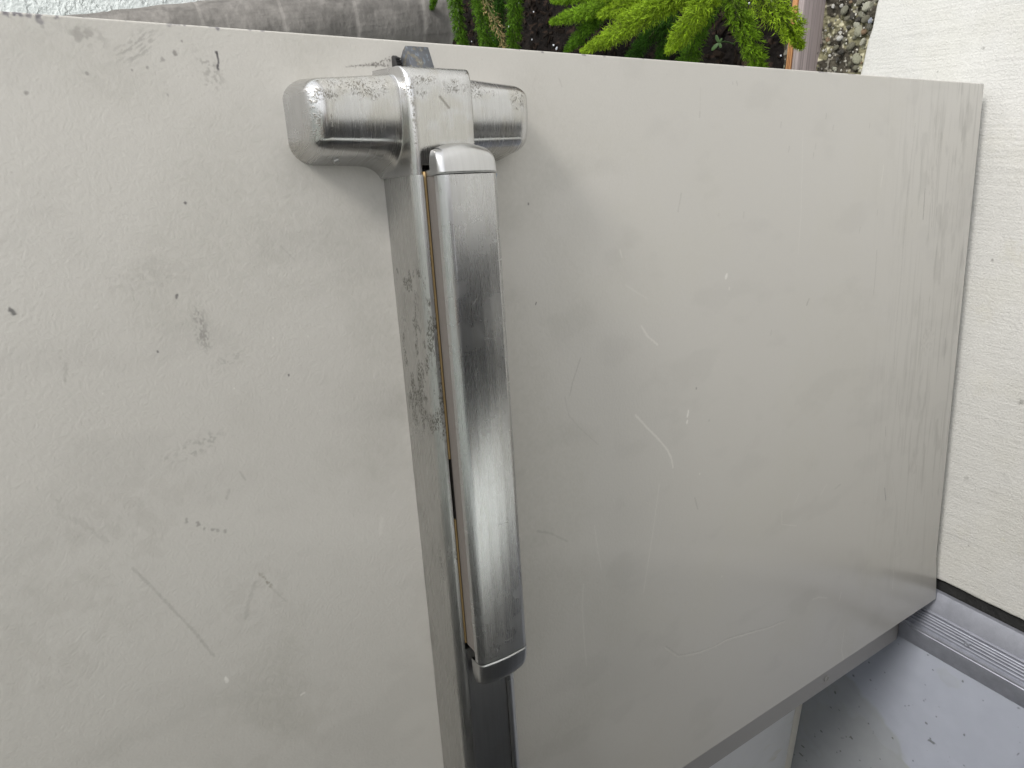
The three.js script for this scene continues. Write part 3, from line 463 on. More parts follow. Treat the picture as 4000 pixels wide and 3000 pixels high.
  gouge([1340, 520], [1410, 605], 0.0016, 0.35); gouge([1215, 480], [1217, 500], 0.0004, 0.8);
  const cm = texture(W, H, (i, j, o) => { const x = i / W * (xb - xa), y = j / H * (yb - ya), n = fbm(x * 60, y * 1800, 3), dd = D[j * W + i], tar = sm(0.45, 0.7, fbm(x * 60 + 8, y * 60 + 2, 4)); const t = 0.79 + 0.06 * (n - 0.5) - 0.03 * tar; o[0] = t * (1 - dd) + 0.27 * dd; o[1] = (t - 0.001 - 0.006 * tar) * (1 - dd) + 0.25 * dd; o[2] = (t - 0.002 - 0.022 * tar) * (1 - dd) + 0.21 * dd; }, true);
  const mm = texture(W, H, (i, j, o) => { const x = i / W * (xb - xa), y = j / H * (yb - ya), dd = D[j * W + i]; o[0] = 1; o[1] = 0.205 + 0.10 * fbm(x * 50, y * 1500, 3) + 0.35 * dd; o[2] = 1 - 0.85 * dd; });
  const bm = grey(W, H, (i, j) => { const x = i / W * (xb - xa), y = j / H * (yb - ya); return 0.3 + 0.06 * (fbm(x * 60, y * 2200, 3) - 0.5) + 0.5 * D[j * W + i]; });
  const m = new THREE.MeshPhysicalMaterial({ map: cm, roughnessMap: mm, metalnessMap: mm, roughness: 1, metalness: 1, bumpMap: bm, bumpScale: 0.0003, anisotropy: 0.5, anisotropyRotation: Math.PI / 2 });
  mesh('head_cover', g, m, device);
  // latch bolt and its trigger behind it
  const bolt = [[0.878, 0.0060], [0.892, 0.0062], [0.899, 0.0085], [0.9035, 0.0128], [0.9062, 0.0185], [0.9058, 0.0192], [0.878, 0.0322]];
  const bolty = (pts, y0, y1) => { const s = new THREE.Shape(pts.map((p) => new THREE.Vector2(p[0], p[1]))); const e = new THREE.ExtrudeGeometry(s, { depth: y1 - y0 - 0.0012, bevelEnabled: true, bevelThickness: 0.0006, bevelSize: 0.0006, bevelOffset: -0.0006, bevelSegments: 2 }); e.rotateX(Math.PI / 2); e.translate(0, y1 - 0.0006, 0); return boxUV(toCreasedNormals(e, 0.5)); };
  const rust = texture(256, 256, (i, j, o) => { const x = i / 256, y = j / 256, n = fbm(x * 9, y * 9, 4), s = sm(0.52, 0.66, fbm(x * 16 + 3, y * 14, 4)), u = sm(0.58, 0.7, fbm(x * 14 + 30, y * 22, 4)); o[0] = 0.36 + 0.08 * n + 0.08 * s + 0.06 * u; o[1] = 0.37 + 0.08 * n + 0.055 * s + 0.08 * u; o[2] = 0.39 + 0.08 * n + 0.0 * s + 0.1 * u; }, true);
  rust.repeat.set(22, 22);
  mesh('latch_bolt', bolty(bolt, 1.0028, 1.0235), new THREE.MeshPhysicalMaterial({ map: rust, metalness: 0.75, roughness: 0.42, bumpMap: rust, bumpScale: 0.0003 }), device);
  const trig = [[0.878, 0.0006], [0.9012, 0.0006], [0.9016, 0.003], [0.8995, 0.0075], [0.878, 0.0185]];
  mesh('latch_trigger', bolty(trig, 1.0240, 1.0282), blackIron, device);
  for (let i = 0; i < 9; i++) { const t = i / 9, q = new THREE.BoxGeometry(0.0011, 0.0046, 0.0012); q.translate(0.8985 - 0.0185 * t, 1.0261, 0.0085 + 0.0095 * t); mesh('trigger_tooth', q, blackIron, device); }
  const vis = hp(525, 1022, 0.018); const sg = new THREE.CylinderGeometry(0.0022, 0.0022, 0.004, 16); sg.rotateZ(0.3); sg.translate(vis[0] + 0.0005, vis[1], 0.0175); mesh('cover_screw', boxUV(sg), steel, device);
}
console.log('device done', Math.round(performance.now()));

// ------------------------------------------------------------------ planting bed
const soilTex = texture(1024, 1024, (i, j, o) => { const x = i / 1024, y = j / 1024, n = fbm(x * 60, y * 60, 4), c = sm(0.62, 0.7, fbm(x * 90 + 5, y * 40 + 3, 3)); o[0] = 0.075 + 0.08 * n + 0.08 * c; o[1] = 0.068 + 0.07 * n + 0.055 * c; o[2] = 0.065 + 0.065 * n + 0.04 * c; }, true);
const soilBump = grey(512, 512, (i, j) => fbm(i / 512 * 50, j / 512 * 50, 4));
const soilMat = new THREE.MeshPhysicalMaterial({ map: soilTex, bumpMap: soilBump, bumpScale: 0.02, roughness: 1, specularIntensity: 0.15 });
const bedY = -0.075;
{
  const g = new THREE.PlaneGeometry(2.5, 2.4, 100, 96); g.rotateX(-Math.PI / 2); g.translate(1.15, 0, -1.52);
  const p = g.attributes.position; for (let i = 0; i < p.count; i++) { const x = p.getX(i), z = p.getZ(i); p.setY(i, bedY + 0.03 * (fbm(x * 6, z * 6, 3) - 0.5) + 0.02 * (fbm(x * 40, z * 40, 2) - 0.5)); }
  g.computeVertexNormals(); setUV(g, (x, y, z) => [x, z]); structure('planting_bed', g, soilMat);
}
{ // bark chips and pale specks lying on the bed
  const chips = [], pale = [];
  for (let i = 0; i < 5200; i++) {
    const x = rr(0.9, 2.6), z = rr(-2.3, -0.37), L = rr(0.006, 0.022), g = new THREE.BoxGeometry(L, rr(0.002, 0.005), L * rr(0.25, 0.6));
    g.rotateZ(rr(-0.6, 0.6)); g.rotateX(rr(-0.6, 0.6)); g.rotateY(rr(0, 6.3)); g.translate(x, bedY + 0.03 * (fbm(x * 6, z * 6, 3) - 0.5) + 0.02 * (fbm(x * 40, z * 40, 2) - 0.5) + 0.003, z);
    const t = rr(0.3, 1), c = [0.024 * t, 0.017 * t, 0.013 * t]; const a = new Float32Array(72); for (let k = 0; k < 24; k++) a.set(c, k * 3); g.setAttribute('color', new THREE.BufferAttribute(a, 3)); chips.push(g);
  }
  const m = mesh('bark_chips', mergeGeometries(chips), new THREE.MeshPhysicalMaterial({ vertexColors: true, roughness: 0.95, specularIntensity: 0.2 })); m.userData = { kind: 'stuff', label: 'dark bark chips strewn over the planting bed', category: 'mulch' };
  for (let i = 0; i < 110; i++) { const x = rr(0.95, 1.9), z = rr(-2.2, -0.37), g = new THREE.IcosahedronGeometry(rr(0.002, 0.006), 0); g.scale(1, 0.6, rr(0.5, 1)); g.rotateY(rr(0, 6)); g.translate(x, bedY + 0.03 * (fbm(x * 6, z * 6, 3) - 0.5) + 0.02 * (fbm(x * 40, z * 40, 2) - 0.5) + 0.006, z); pale.push(g); }
  const s = mesh('white_grit', mergeGeometries(pale), new THREE.MeshStandardMaterial({ color: new THREE.Color().setRGB(0.62, 0.65, 0.7), roughness: 0.8, flatShading: true })); s.userData = { kind: 'stuff', label: 'white grit scattered over the dark planting bed', category: 'grit' };
}
// gravel strip between the edging board and the path
{
  const gs = thing('gravel_strip', '', ''); gs.userData = { kind: 'structure' };
  const g = new THREE.PlaneGeometry(3.2, 0.24, 220, 22); g.rotateX(-Math.PI / 2); g.rotateY(-0.12); g.translate(1.5, 0, -0.24);
  const p = g.attributes.position; for (let i = 0; i < p.count; i++) { const x = p.getX(i), z = p.getZ(i); p.setY(i, -0.042 + 0.022 * (fbm(x * 26, z * 26, 3) - 0.5) + 0.01 * (vn(x * 110, z * 110) - 0.5)); }
  g.computeVertexNormals(); setUV(g, (x, y, z) => [x * 2, z * 2]);
  const t = texture(512, 512, (i, j, o) => { const x = i / 512, y = j / 512, n = fbm(x * 30, y * 30, 4), c = sm(0.5, 0.62, fbm(x * 22 + 9, y * 22, 3)), w = sm(0.72, 0.78, vn(x * 90, y * 90)); o[0] = 0.2 + 0.14 * n + 0.2 * c + 0.25 * w; o[1] = 0.19 + 0.13 * n + 0.2 * c + 0.25 * w; o[2] = 0.17 + 0.11 * n + 0.14 * c + 0.24 * w; }, true);
  mesh('gravel_bed', g, new THREE.MeshPhysicalMaterial({ map: t, bumpMap: soilBump, bumpScale: 0.012, roughness: 1, specularIntensity: 0.3 }), gs);
  const cols = ['#bfbeac', '#adac96', '#dedcd6', '#929180', '#6f6d62', '#b3b9c6', '#9a8268', '#514e48', '#827f6e'].map((c) => new THREE.MeshStandardMaterial({ color: new THREE.Color(c), roughness: 0.85, bumpMap: soilBump, bumpScale: 0.002 }));
  const shapes = Array.from({ length: 7 }, () => { const q = mergeVertices(new THREE.IcosahedronGeometry(1, 2)); const pp = q.attributes.position, ox = rr(0, 50); for (let i = 0; i < pp.count; i++) { const v = V().fromBufferAttribute(pp, i); const s = 0.75 + 0.5 * fbm(v.x * 1.3 + ox, v.y * 1.3 + v.z * 1.7 + 9, 2); pp.setXYZ(i, v.x * s, v.y * s * 0.62, v.z * s * 0.8); } q.computeVertexNormals(); return setUV(q, (x, y, z) => [x, z]); });
  const put = (x, z, r, c, y) => { const s = mesh('stone', shapes[Math.floor(rnd() * 7)], cols[c], gs); s.position.set(x, y ?? (-0.040 + r * 0.25), z); s.rotation.set(rr(-0.3, 0.3), rr(0, 6.3), rr(-0.3, 0.3)); s.scale.setScalar(r); };
  const z6 = (x, y) => onLevel(2900 + x * 0.36166, y * 0.36166, -0.035);
  for (const [x, y, d, c] of [[1345, 70, 90, 0], [1090, 110, 70, 3], [965, 65, 34, 2], [1055, 60, 34, 2], [1245, 340, 95, 1], [1370, 225, 46, 5], [1345, 190, 26, 5], [1225, 265, 60, 0], [1290, 450, 55, 0], [1130, 290, 40, 4], [910, 430, 50, 6], [885, 328, 24, 2], [1045, 350, 30, 2], [1155, 20, 30, 6], [1280, 160, 60, 3], [1180, 170, 60, 7], [1230, 640, 90, 1], [1160, 500, 70, 8], [1050, 560, 50, 7], [1000, 510, 50, 8], [930, 600, 26, 2], [985, 745, 40, 0], [1220, 730, 60, 8], [860, 545, 24, 2], [1110, 200, 40, 8], [1360, 290, 60, 4], [1100, 430, 50, 8], [1010, 640, 40, 7], [1380, 360, 50, 4], [1260, 20, 60, 8], [1200, 400, 40, 3], [930, 270, 40, 7]]) { const q = z6(x, y); put(q.x, q.z, d * 0.36166 / 2 / 1650 * 1.05, c); }
  for (let i = 0; i < 170; i++) { const t2 = rr(-0.75, 0.9), q = slabA.clone().addScaledVector(slabD, t2); put(q.x, q.z - 0.012 - 0.1 * Math.pow(rnd(), 1.3) * (1 + 0.4 * t2), rr(0.0025, 0.0085), Math.floor(rnd() * 9)); }
  const bits = []; for (let i = 0; i < 1600; i++) { const t2 = rr(-0.75, 1.2), q = slabA.clone().addScaledVector(slabD, t2), e = new THREE.IcosahedronGeometry(rr(0.0008, 0.0026), 0); e.scale(1, 0.6, 0.8); e.translate(q.x, -0.036, q.z - 0.005 - rnd() * 0.12); const k = rr(0.03, 0.5), a = new Float32Array(e.attributes.position.count * 3); for (let n = 0; n < a.length; n += 3) { a[n] = k; a[n + 1] = k * 0.96; a[n + 2] = k * 0.85; } e.setAttribute('color', new THREE.BufferAttribute(a, 3)); bits.push(e); }
  mesh('fine_gravel', mergeGeometries(bits), new THREE.MeshStandardMaterial({ vertexColors: true, roughness: 0.95 }), gs).userData = { kind: 'stuff' };
}
// timber edging: two boards standing on edge
{
  const e = thing('edging_board', 'weathered timber edging board between gravel and planting bed', 'board');
  const woodT = texture(256, 1024, (i, j, o) => { const y = i / 256, x = j / 1024, n = fbm(x * 3, y * 26 + 2 * fbm(x * 2, y * 3, 2), 4), f = fbm(x * 20, y * 120, 2); const t = 0.42 + 0.26 * n + 0.08 * (f - 0.5); o[0] = t * 1.08; o[1] = t * 1.0; o[2] = t * 0.99; }, true);
  const redT = texture(256, 1024, (i, j, o) => { const y = i / 256, x = j / 1024, n = fbm(x * 3 + 7, y * 18, 4), f = sm(0.6, 0.75, fbm(x * 4, y * 60, 3)); o[0] = 0.62 + 0.2 * n - 0.2 * f; o[1] = 0.43 + 0.19 * n - 0.2 * f; o[2] = 0.27 + 0.15 * n - 0.15 * f; }, true);
  for (const t of [woodT, redT]) t.repeat.set(14, 1.2);
  const grey_ = new THREE.MeshStandardMaterial({ map: woodT, roughness: 0.9, bumpMap: woodT, bumpScale: 0.002 }), red = new THREE.MeshStandardMaterial({ map: redT, roughness: 0.85, bumpMap: redT, bumpScale: 0.0015 });
  const dir = V(0.9958, 0, 0.092), nrm = V(-0.092, 0, 0.9958), M = new THREE.Matrix4().makeBasis(dir, V(0, 1, 0), nrm).setPosition(1.0, 0, -0.335);
  const plank = (name, z0, z1, y1, m, top) => { const g = toCreasedNormals(extrudeZ([[-0.9, -0.12], [1.36, -0.12], [1.36, y1], [-0.9, y1]], z0, z1, 0.0022, 2), 0.5); const p = g.attributes.position; for (let i = 0; i < p.count; i++) if (p.getY(i) > 0) p.setY(i, p.getY(i) + 0.002 * Math.sin(p.getX(i) * 3)); setUV(g, (x, y, z) => [y + z * 1.3, x]); g.applyMatrix4(M); mesh(name, g, m, e); };
  plank('plank', -0.0135, 0.0, 0.0235, grey_); plank('plank', -0.0255, -0.0145, 0.0255, red);
}
console.log('bed done', Math.round(performance.now()));

// ------------------------------------------------------------------ stucco wall behind the bed
{
  const w = thing('stucco_wall', 'pale rough stucco wall behind the palm trunk', 'wall');
  const g = box(-0.4, 5, -0.15, 3.2, -2.95, -2.75, 0.01); mesh('wall_face', g, stuccoMat, w);
}
// ------------------------------------------------------------------ palm
{
  const palm = thing('palm_tree', 'grey ringed palm trunk growing behind the door', 'palm tree');
  const at = (y) => { const t = y; return V(1.428 - 0.135 * t - 0.02 * t * t + (y < 0.2 ? 0.02 * (0.2 - y) : 0), y, -1.93 - 0.03 * t); };
  const rad = (y, a) => (0.128 - 0.008 * y + 0.035 * Math.exp(-Math.max(0, y + 0.08) * 9) + 0.0013 * Math.sin(y * 52 + 0.5 * Math.sin(a * 2)) * sm(0.02, 0.1, y)) * (1 + 0.02 * Math.sin(a * 3 + y * 2)) - 0.004 * sm(0.985, 1, Math.sin(y * 26 + 0.3 * Math.sin(a + 1)));
  const nA = 64, nY = 260, pos = [], uv = [], idx = [];
  for (let j = 0; j <= nY; j++) { const y = -0.13 + 3.0 * j / nY, c = at(y); for (let i = 0; i <= nA; i++) { const a = i / nA * Math.PI * 2, r = rad(y, a); pos.push(c.x + r * Math.cos(a), y, c.z + r * Math.sin(a)); uv.push(i / nA, y); } }
  for (let j = 0; j < nY; j++) for (let i = 0; i < nA; i++) { const a = j * (nA + 1) + i; idx.push(a, a + nA + 1, a + 1, a + 1, a + nA + 1, a + nA + 2); }
  const g = new THREE.BufferGeometry(); g.setAttribute('position', new THREE.Float32BufferAttribute(pos, 3)); g.setAttribute('uv', new THREE.Float32BufferAttribute(uv, 2)); g.setIndex(idx); g.computeVertexNormals();
  const T = (i, j) => { const x = i / 512, y = j / 1024; return { n: fbm(x * 40, y * 90, 4), b: sm(0.42, 0.66, fbm(x * 16 + 3, y * 12 + 5, 4)), st: fbm(x * 90, y * 14, 3), ring: sm(0.985, 0.999, Math.sin(y * 26 + 0.3)) }; };
  const ct = texture(512, 1024, (i, j, o) => { const q = T(i, j), t = 0.49 + 0.1 * (q.n - 0.5) - 0.05 * q.b - 0.03 * (q.st - 0.5) + 0.05 * q.ring; o[0] = t * 1.01; o[1] = t * 0.985; o[2] = t * 0.955; }, true);
  const bt = grey(512, 1024, (i, j) => { const q = T(i, j); return 0.5 * q.n + 0.35 * q.st; });
  mesh('trunk', g, new THREE.MeshPhysicalMaterial({ map: ct, bumpMap: bt, bumpScale: 0.0035, roughness: 0.95, specularIntensity: 0.3 }), palm);
  // crown, above the picture
  const leafMat = new THREE.MeshPhysicalMaterial({ color: new THREE.Color().setRGB(0.07, 0.15, 0.03), roughness: 0.7, transmission: 0.3, thickness: 0 });
  const crown = []; const top = at(2.85);
  for (let f = 0; f < 11; f++) {
    const az = f / 11 * 6.283 + rr(-0.2, 0.2), el = rr(0.5, 1.15), L = rr(1.2, 1.5), P = [];
    for (let s = 0; s <= 16; s++) { const t = s / 16, r = L * t * Math.cos(el) * (1 + 0.2 * t); P.push(V(top.x + Math.cos(az) * r, top.y + L * Math.sin(el) * t - 0.9 * t * t * L * 0.75, top.z + Math.sin(az) * r)); }
    const cv = new THREE.CatmullRomCurve3(P); crown.push(new THREE.TubeGeometry(cv, 16, 0.011, 5).toNonIndexed());
    const lp = []; for (let s = 2; s < 46; s++) { const t = s / 46, c = cv.getPoint(t), d = cv.getTangent(t), side = V().crossVectors(d, V(0, 1, 0)).normalize(); for (const q of [-1, 1]) { const len = 0.42 * Math.sin(Math.PI * (0.15 + 0.8 * t)), e = c.clone().addScaledVector(side, q * len * 0.85).addScaledVector(d, len * 0.5).add(V(0, -len * rr(0.05, 0.35), 0)), w = d.clone().multiplyScalar(0.014); lp.push(...c.clone().sub(w).toArray(), ...c.clone().add(w).toArray(), ...e.toArray()); } }
    const lg = new THREE.BufferGeometry(); lg.setAttribute('position', new THREE.Float32BufferAttribute(lp, 3)); lg.setAttribute('uv', new THREE.Float32BufferAttribute(new Float32Array(lp.length / 3 * 2), 2)); lg.computeVertexNormals(); crown.push(lg);
  }
  mesh('crown', mergeGeometries(crown), leafMat, palm);
}
// ------------------------------------------------------------------ foxtail ferns
const fernMats = [[0.105, 0.235, 0.010], [0.185, 0.335, 0.013], [0.26, 0.40, 0.016], [0.05, 0.145, 0.010]].map((c) => new THREE.MeshPhysicalMaterial({ color: new THREE.Color().setRGB(...c), roughness: 0.7, specularIntensity: 0.3, transmission: 0.3, thickness: 0, vertexColors: true }));
const dryMat = new THREE.MeshPhysicalMaterial({ color: new THREE.Color().setRGB(0.33, 0.25, 0.12), roughness: 0.9, vertexColors: true });
function plume(P, R, dense = 1, dry = false) {
  const cv = new THREE.CatmullRomCurve3(P), L = cv.getLength(), pos = [], col = [];
  const fr = cv.computeFrenetFrames(60);
  const tri = (a, b, c, k) => { pos.push(a.x, a.y, a.z, b.x, b.y, b.z, c.x, c.y, c.z); for (let i = 0; i < 3; i++) col.push(k, k, k * 0.9); };
  const needle = (o, d, len, w, k) => { const s = V(rr(-1, 1), rr(-1, 1), rr(-1, 1)).cross(d).normalize().multiplyScalar(w); tri(o.clone().sub(s), o.clone().add(s), o.clone().addScaledVector(d, len), k); };
  const n = Math.floor(L / 0.00042 * dense);
  for (let i = 0; i < n; i++) {
    const t = Math.min(0.999, (i + rnd()) / n), c = cv.getPoint(t), T = cv.getTangent(t), q = Math.min(59, Math.floor(t * 60)), a = rnd() * 6.283;
    const dir = fr.normals[q].clone().multiplyScalar(Math.cos(a)).addScaledVector(fr.binormals[q], Math.sin(a));
    const env = R * Math.pow(Math.min(1, (1 - t) * 3.4 + 0.08), 0.8) * Math.min(1, 0.55 + t * 4);
    const bl = env * rr(0.6, 0.95), lean = 0.75 + 0.5 * t, bd = dir.clone().addScaledVector(T, lean).normalize();
    const tip = c.clone().addScaledVector(bd, bl), k = rr(0.5, 1.2) * (0.85 + 0.25 * t);
    const st = V().crossVectors(bd, T).normalize().multiplyScalar(0.0004); tri(c.clone().sub(st), c.clone().add(st), tip, k * 0.7);
    const m = dry ? 3 : 8;
    for (let s = 0; s < m; s++) { const u = 0.35 + 0.65 * (s + 1) / m, o = c.clone().addScaledVector(bd, bl * u); const d = bd.clone().multiplyScalar(0.8).add(V(rr(-1, 1), rr(-1, 1), rr(-1, 1))).normalize(); needle(o, d, rr(0.006, 0.0105), 0.00095, k * rr(0.85, 1.15)); }
  }
  const g = new THREE.BufferGeometry(); g.setAttribute('position', new THREE.Float32BufferAttribute(pos, 3)); g.setAttribute('color', new THREE.Float32BufferAttribute(col, 3)); g.computeVertexNormals();
  return g;
}
function fern(label, base, list, extra, R = 0.026) { R *= 1.3;
  const f = thing('foxtail_fern', label, 'fern', 'foxtail ferns in the planting bed');
  const stem = [];
  // each frond: photo points with heights above the bed, root end first
  for (const [pts, m, r, dry] of list) {
    const Q = pts.map(([px, py, h]) => onLevel(px, py, h));
    mesh(dry ? 'dry_plume' : 'plume', plume(Q, r ? r * 1.35 : R, dry ? 0.35 : 1, dry), dry ? dryMat : fernMats[m], f);
    const root = base.clone().add(V(rr(-0.03, 0.03), 0, rr(-0.03, 0.03)));
    stem.push(new THREE.TubeGeometry(new THREE.CatmullRomCurve3([root, root.clone().lerp(Q[0], 0.5).add(V(0, 0.03, 0)), ...Q]), 30, 0.0015, 4));
  }
  for (let i = 0; i < extra; i++) {
    const az = rr(-0.8, 1.0), L = rr(0.25, 0.4), d = V(Math.cos(az), 0, -Math.sin(az)), P = [0.12, 0.4, 0.7, 1].map((t) => base.clone().addScaledVector(d, L * t).add(V(0, L * (1.1 * t - 0.75 * t * t), 0)));
    mesh('plume', plume(P, R * rr(0.85, 1), 0.6), fernMats[i % 4], f); stem.push(new THREE.TubeGeometry(new THREE.CatmullRomCurve3([base, ...P]), 16, 0.0015, 4));
  }
  mesh('stem', mergeGeometries(stem), new THREE.MeshStandardMaterial({ color: new THREE.Color().setRGB(0.12, 0.15, 0.04), roughness: 0.8 }), f);
}
fern('tall foxtail fern with a dry brown frond, beside the palm trunk', V(1.66, bedY, -1.30), [
  [[[1745, -150, 0.16], [1775, 0, 0.14], [1806, 175, 0.10], [1850, 330, 0.0]], 0], [[[1850, -150, 0.20], [1872, 0, 0.19], [1905, 180, 0.15], [1930, 330, 0.06]], 0, 0.029], [[[2005, -150, 0.20], [2012, 0, 0.19], [2002, 190, 0.15], [2000, 340, 0.06]], 0],
  [[[1860, -120, 0.24], [1890, -20, 0.24], [1935, 90, 0.22], [1975, 200, 0.19]], 0, 0.019, true], [[[1960, -100, 0.08], [1945, 40, 0.07], [1945, 250, 0.02]], 3], [[[1720, -90, 0.05], [1700, -20, 0.04], [1682, 42, 0.02]], 0, 0.013]], 4);
fern('bright green foxtail fern with fronds spreading over dark soil', V(1.36, bedY, -0.76), [
  [[[2800, -110, 0.20], [2640, -15, 0.22], [2450, 105, 0.19], [2275, 203, 0.11]], 2, 0.031], [[[2560, -40, 0.12], [2375, 16, 0.10], [2260, 55, 0.07], [2153, 86, 0.03]], 1, 0.024], [[[2420, -40, 0.05], [2345, 45, 0.05], [2285, 120, 0.03], [2210, 200, 0.0]], 0, 0.026],
  [[[2640, -60, 0.18], [2490, 2, 0.18], [2342, 61, 0.14]], 2, 0.024], [[[2720, -50, 0.22], [2570, 22, 0.22], [2418, 70, 0.19]], 2, 0.019], [[[2830, -110, 0.28], [2757, -5, 0.28], [2690, 95, 0.26], [2610, 200, 0.2]], 2, 0.027], [[[2800, -40, 0.12], [2735, 90, 0.11], [2690, 230, 0.05], [2660, 330, 0.0]], 0, 0.03],
  [[[2600, 60, 0.0], [2520, 160, 0.0], [2450, 250, -0.03]], 3, 0.024], [[[2440, -60, 0.08], [2290, -25, 0.06], [2158, 4, 0.03]], 1, 0.022], [[[2620, -90, 0.2], [2450, -50, 0.18], [2300, -20, 0.14]], 2, 0.024], [[[2640, 40, -0.02], [2600, 160, -0.02], [2570, 280, -0.04]], 3, 0.022]], 6);
fern('foxtail fern leaning over the timber edging board', V(1.32, bedY, -0.52), [
  [[[2800, -130, 0.14], [2866, 15, 0.14], [2925, 150, 0.11], [2985, 320, 0.05]], 1, 0.029], [[[2890, -130, 0.19], [2985, -5, 0.19], [3060, 75, 0.17], [3112, 140, 0.14]], 2, 0.03], [[[3070, 90, 0.15], [3100, 140, 0.135], [3128, 182, 0.11]], 2, 0.011]], 4);
// seedling in the gap between the ferns
{
  const s = thing('seedling', 'small broad-leaved seedling on dark soil between the ferns', 'seedling');
  const c = onLevel(2808, 168, -0.03), m = new THREE.MeshPhysicalMaterial({ color: new THREE.Color().setRGB(0.06, 0.13, 0.03), roughness: 0.6, transmission: 0.25, thickness: 0 });
  const st = new THREE.TubeGeometry(new THREE.CatmullRomCurve3([V(c.x, bedY - 0.01, c.z), V(c.x + 0.004, c.y - 0.02, c.z), c]), 10, 0.0014, 5); mesh('stem', st, m, s);
  for (const [a, l] of [[0.3, 0.018], [2.2, 0.021], [3.9, 0.016], [5.2, 0.014]]) { const g = new THREE.SphereGeometry(1, 12, 8); g.scale(l * 0.5, 0.0012, l * 0.24); const p = g.attributes.position; for (let i = 0; i < p.count; i++) p.setY(i, p.getY(i) - 6 * p.getX(i) ** 2); g.computeVertexNormals(); g.translate(l * 0.52, 0, 0); g.rotateZ(0.25); g.rotateY(a); g.translate(c.x, c.y, c.z); mesh('leaf', g, m, s); }
}
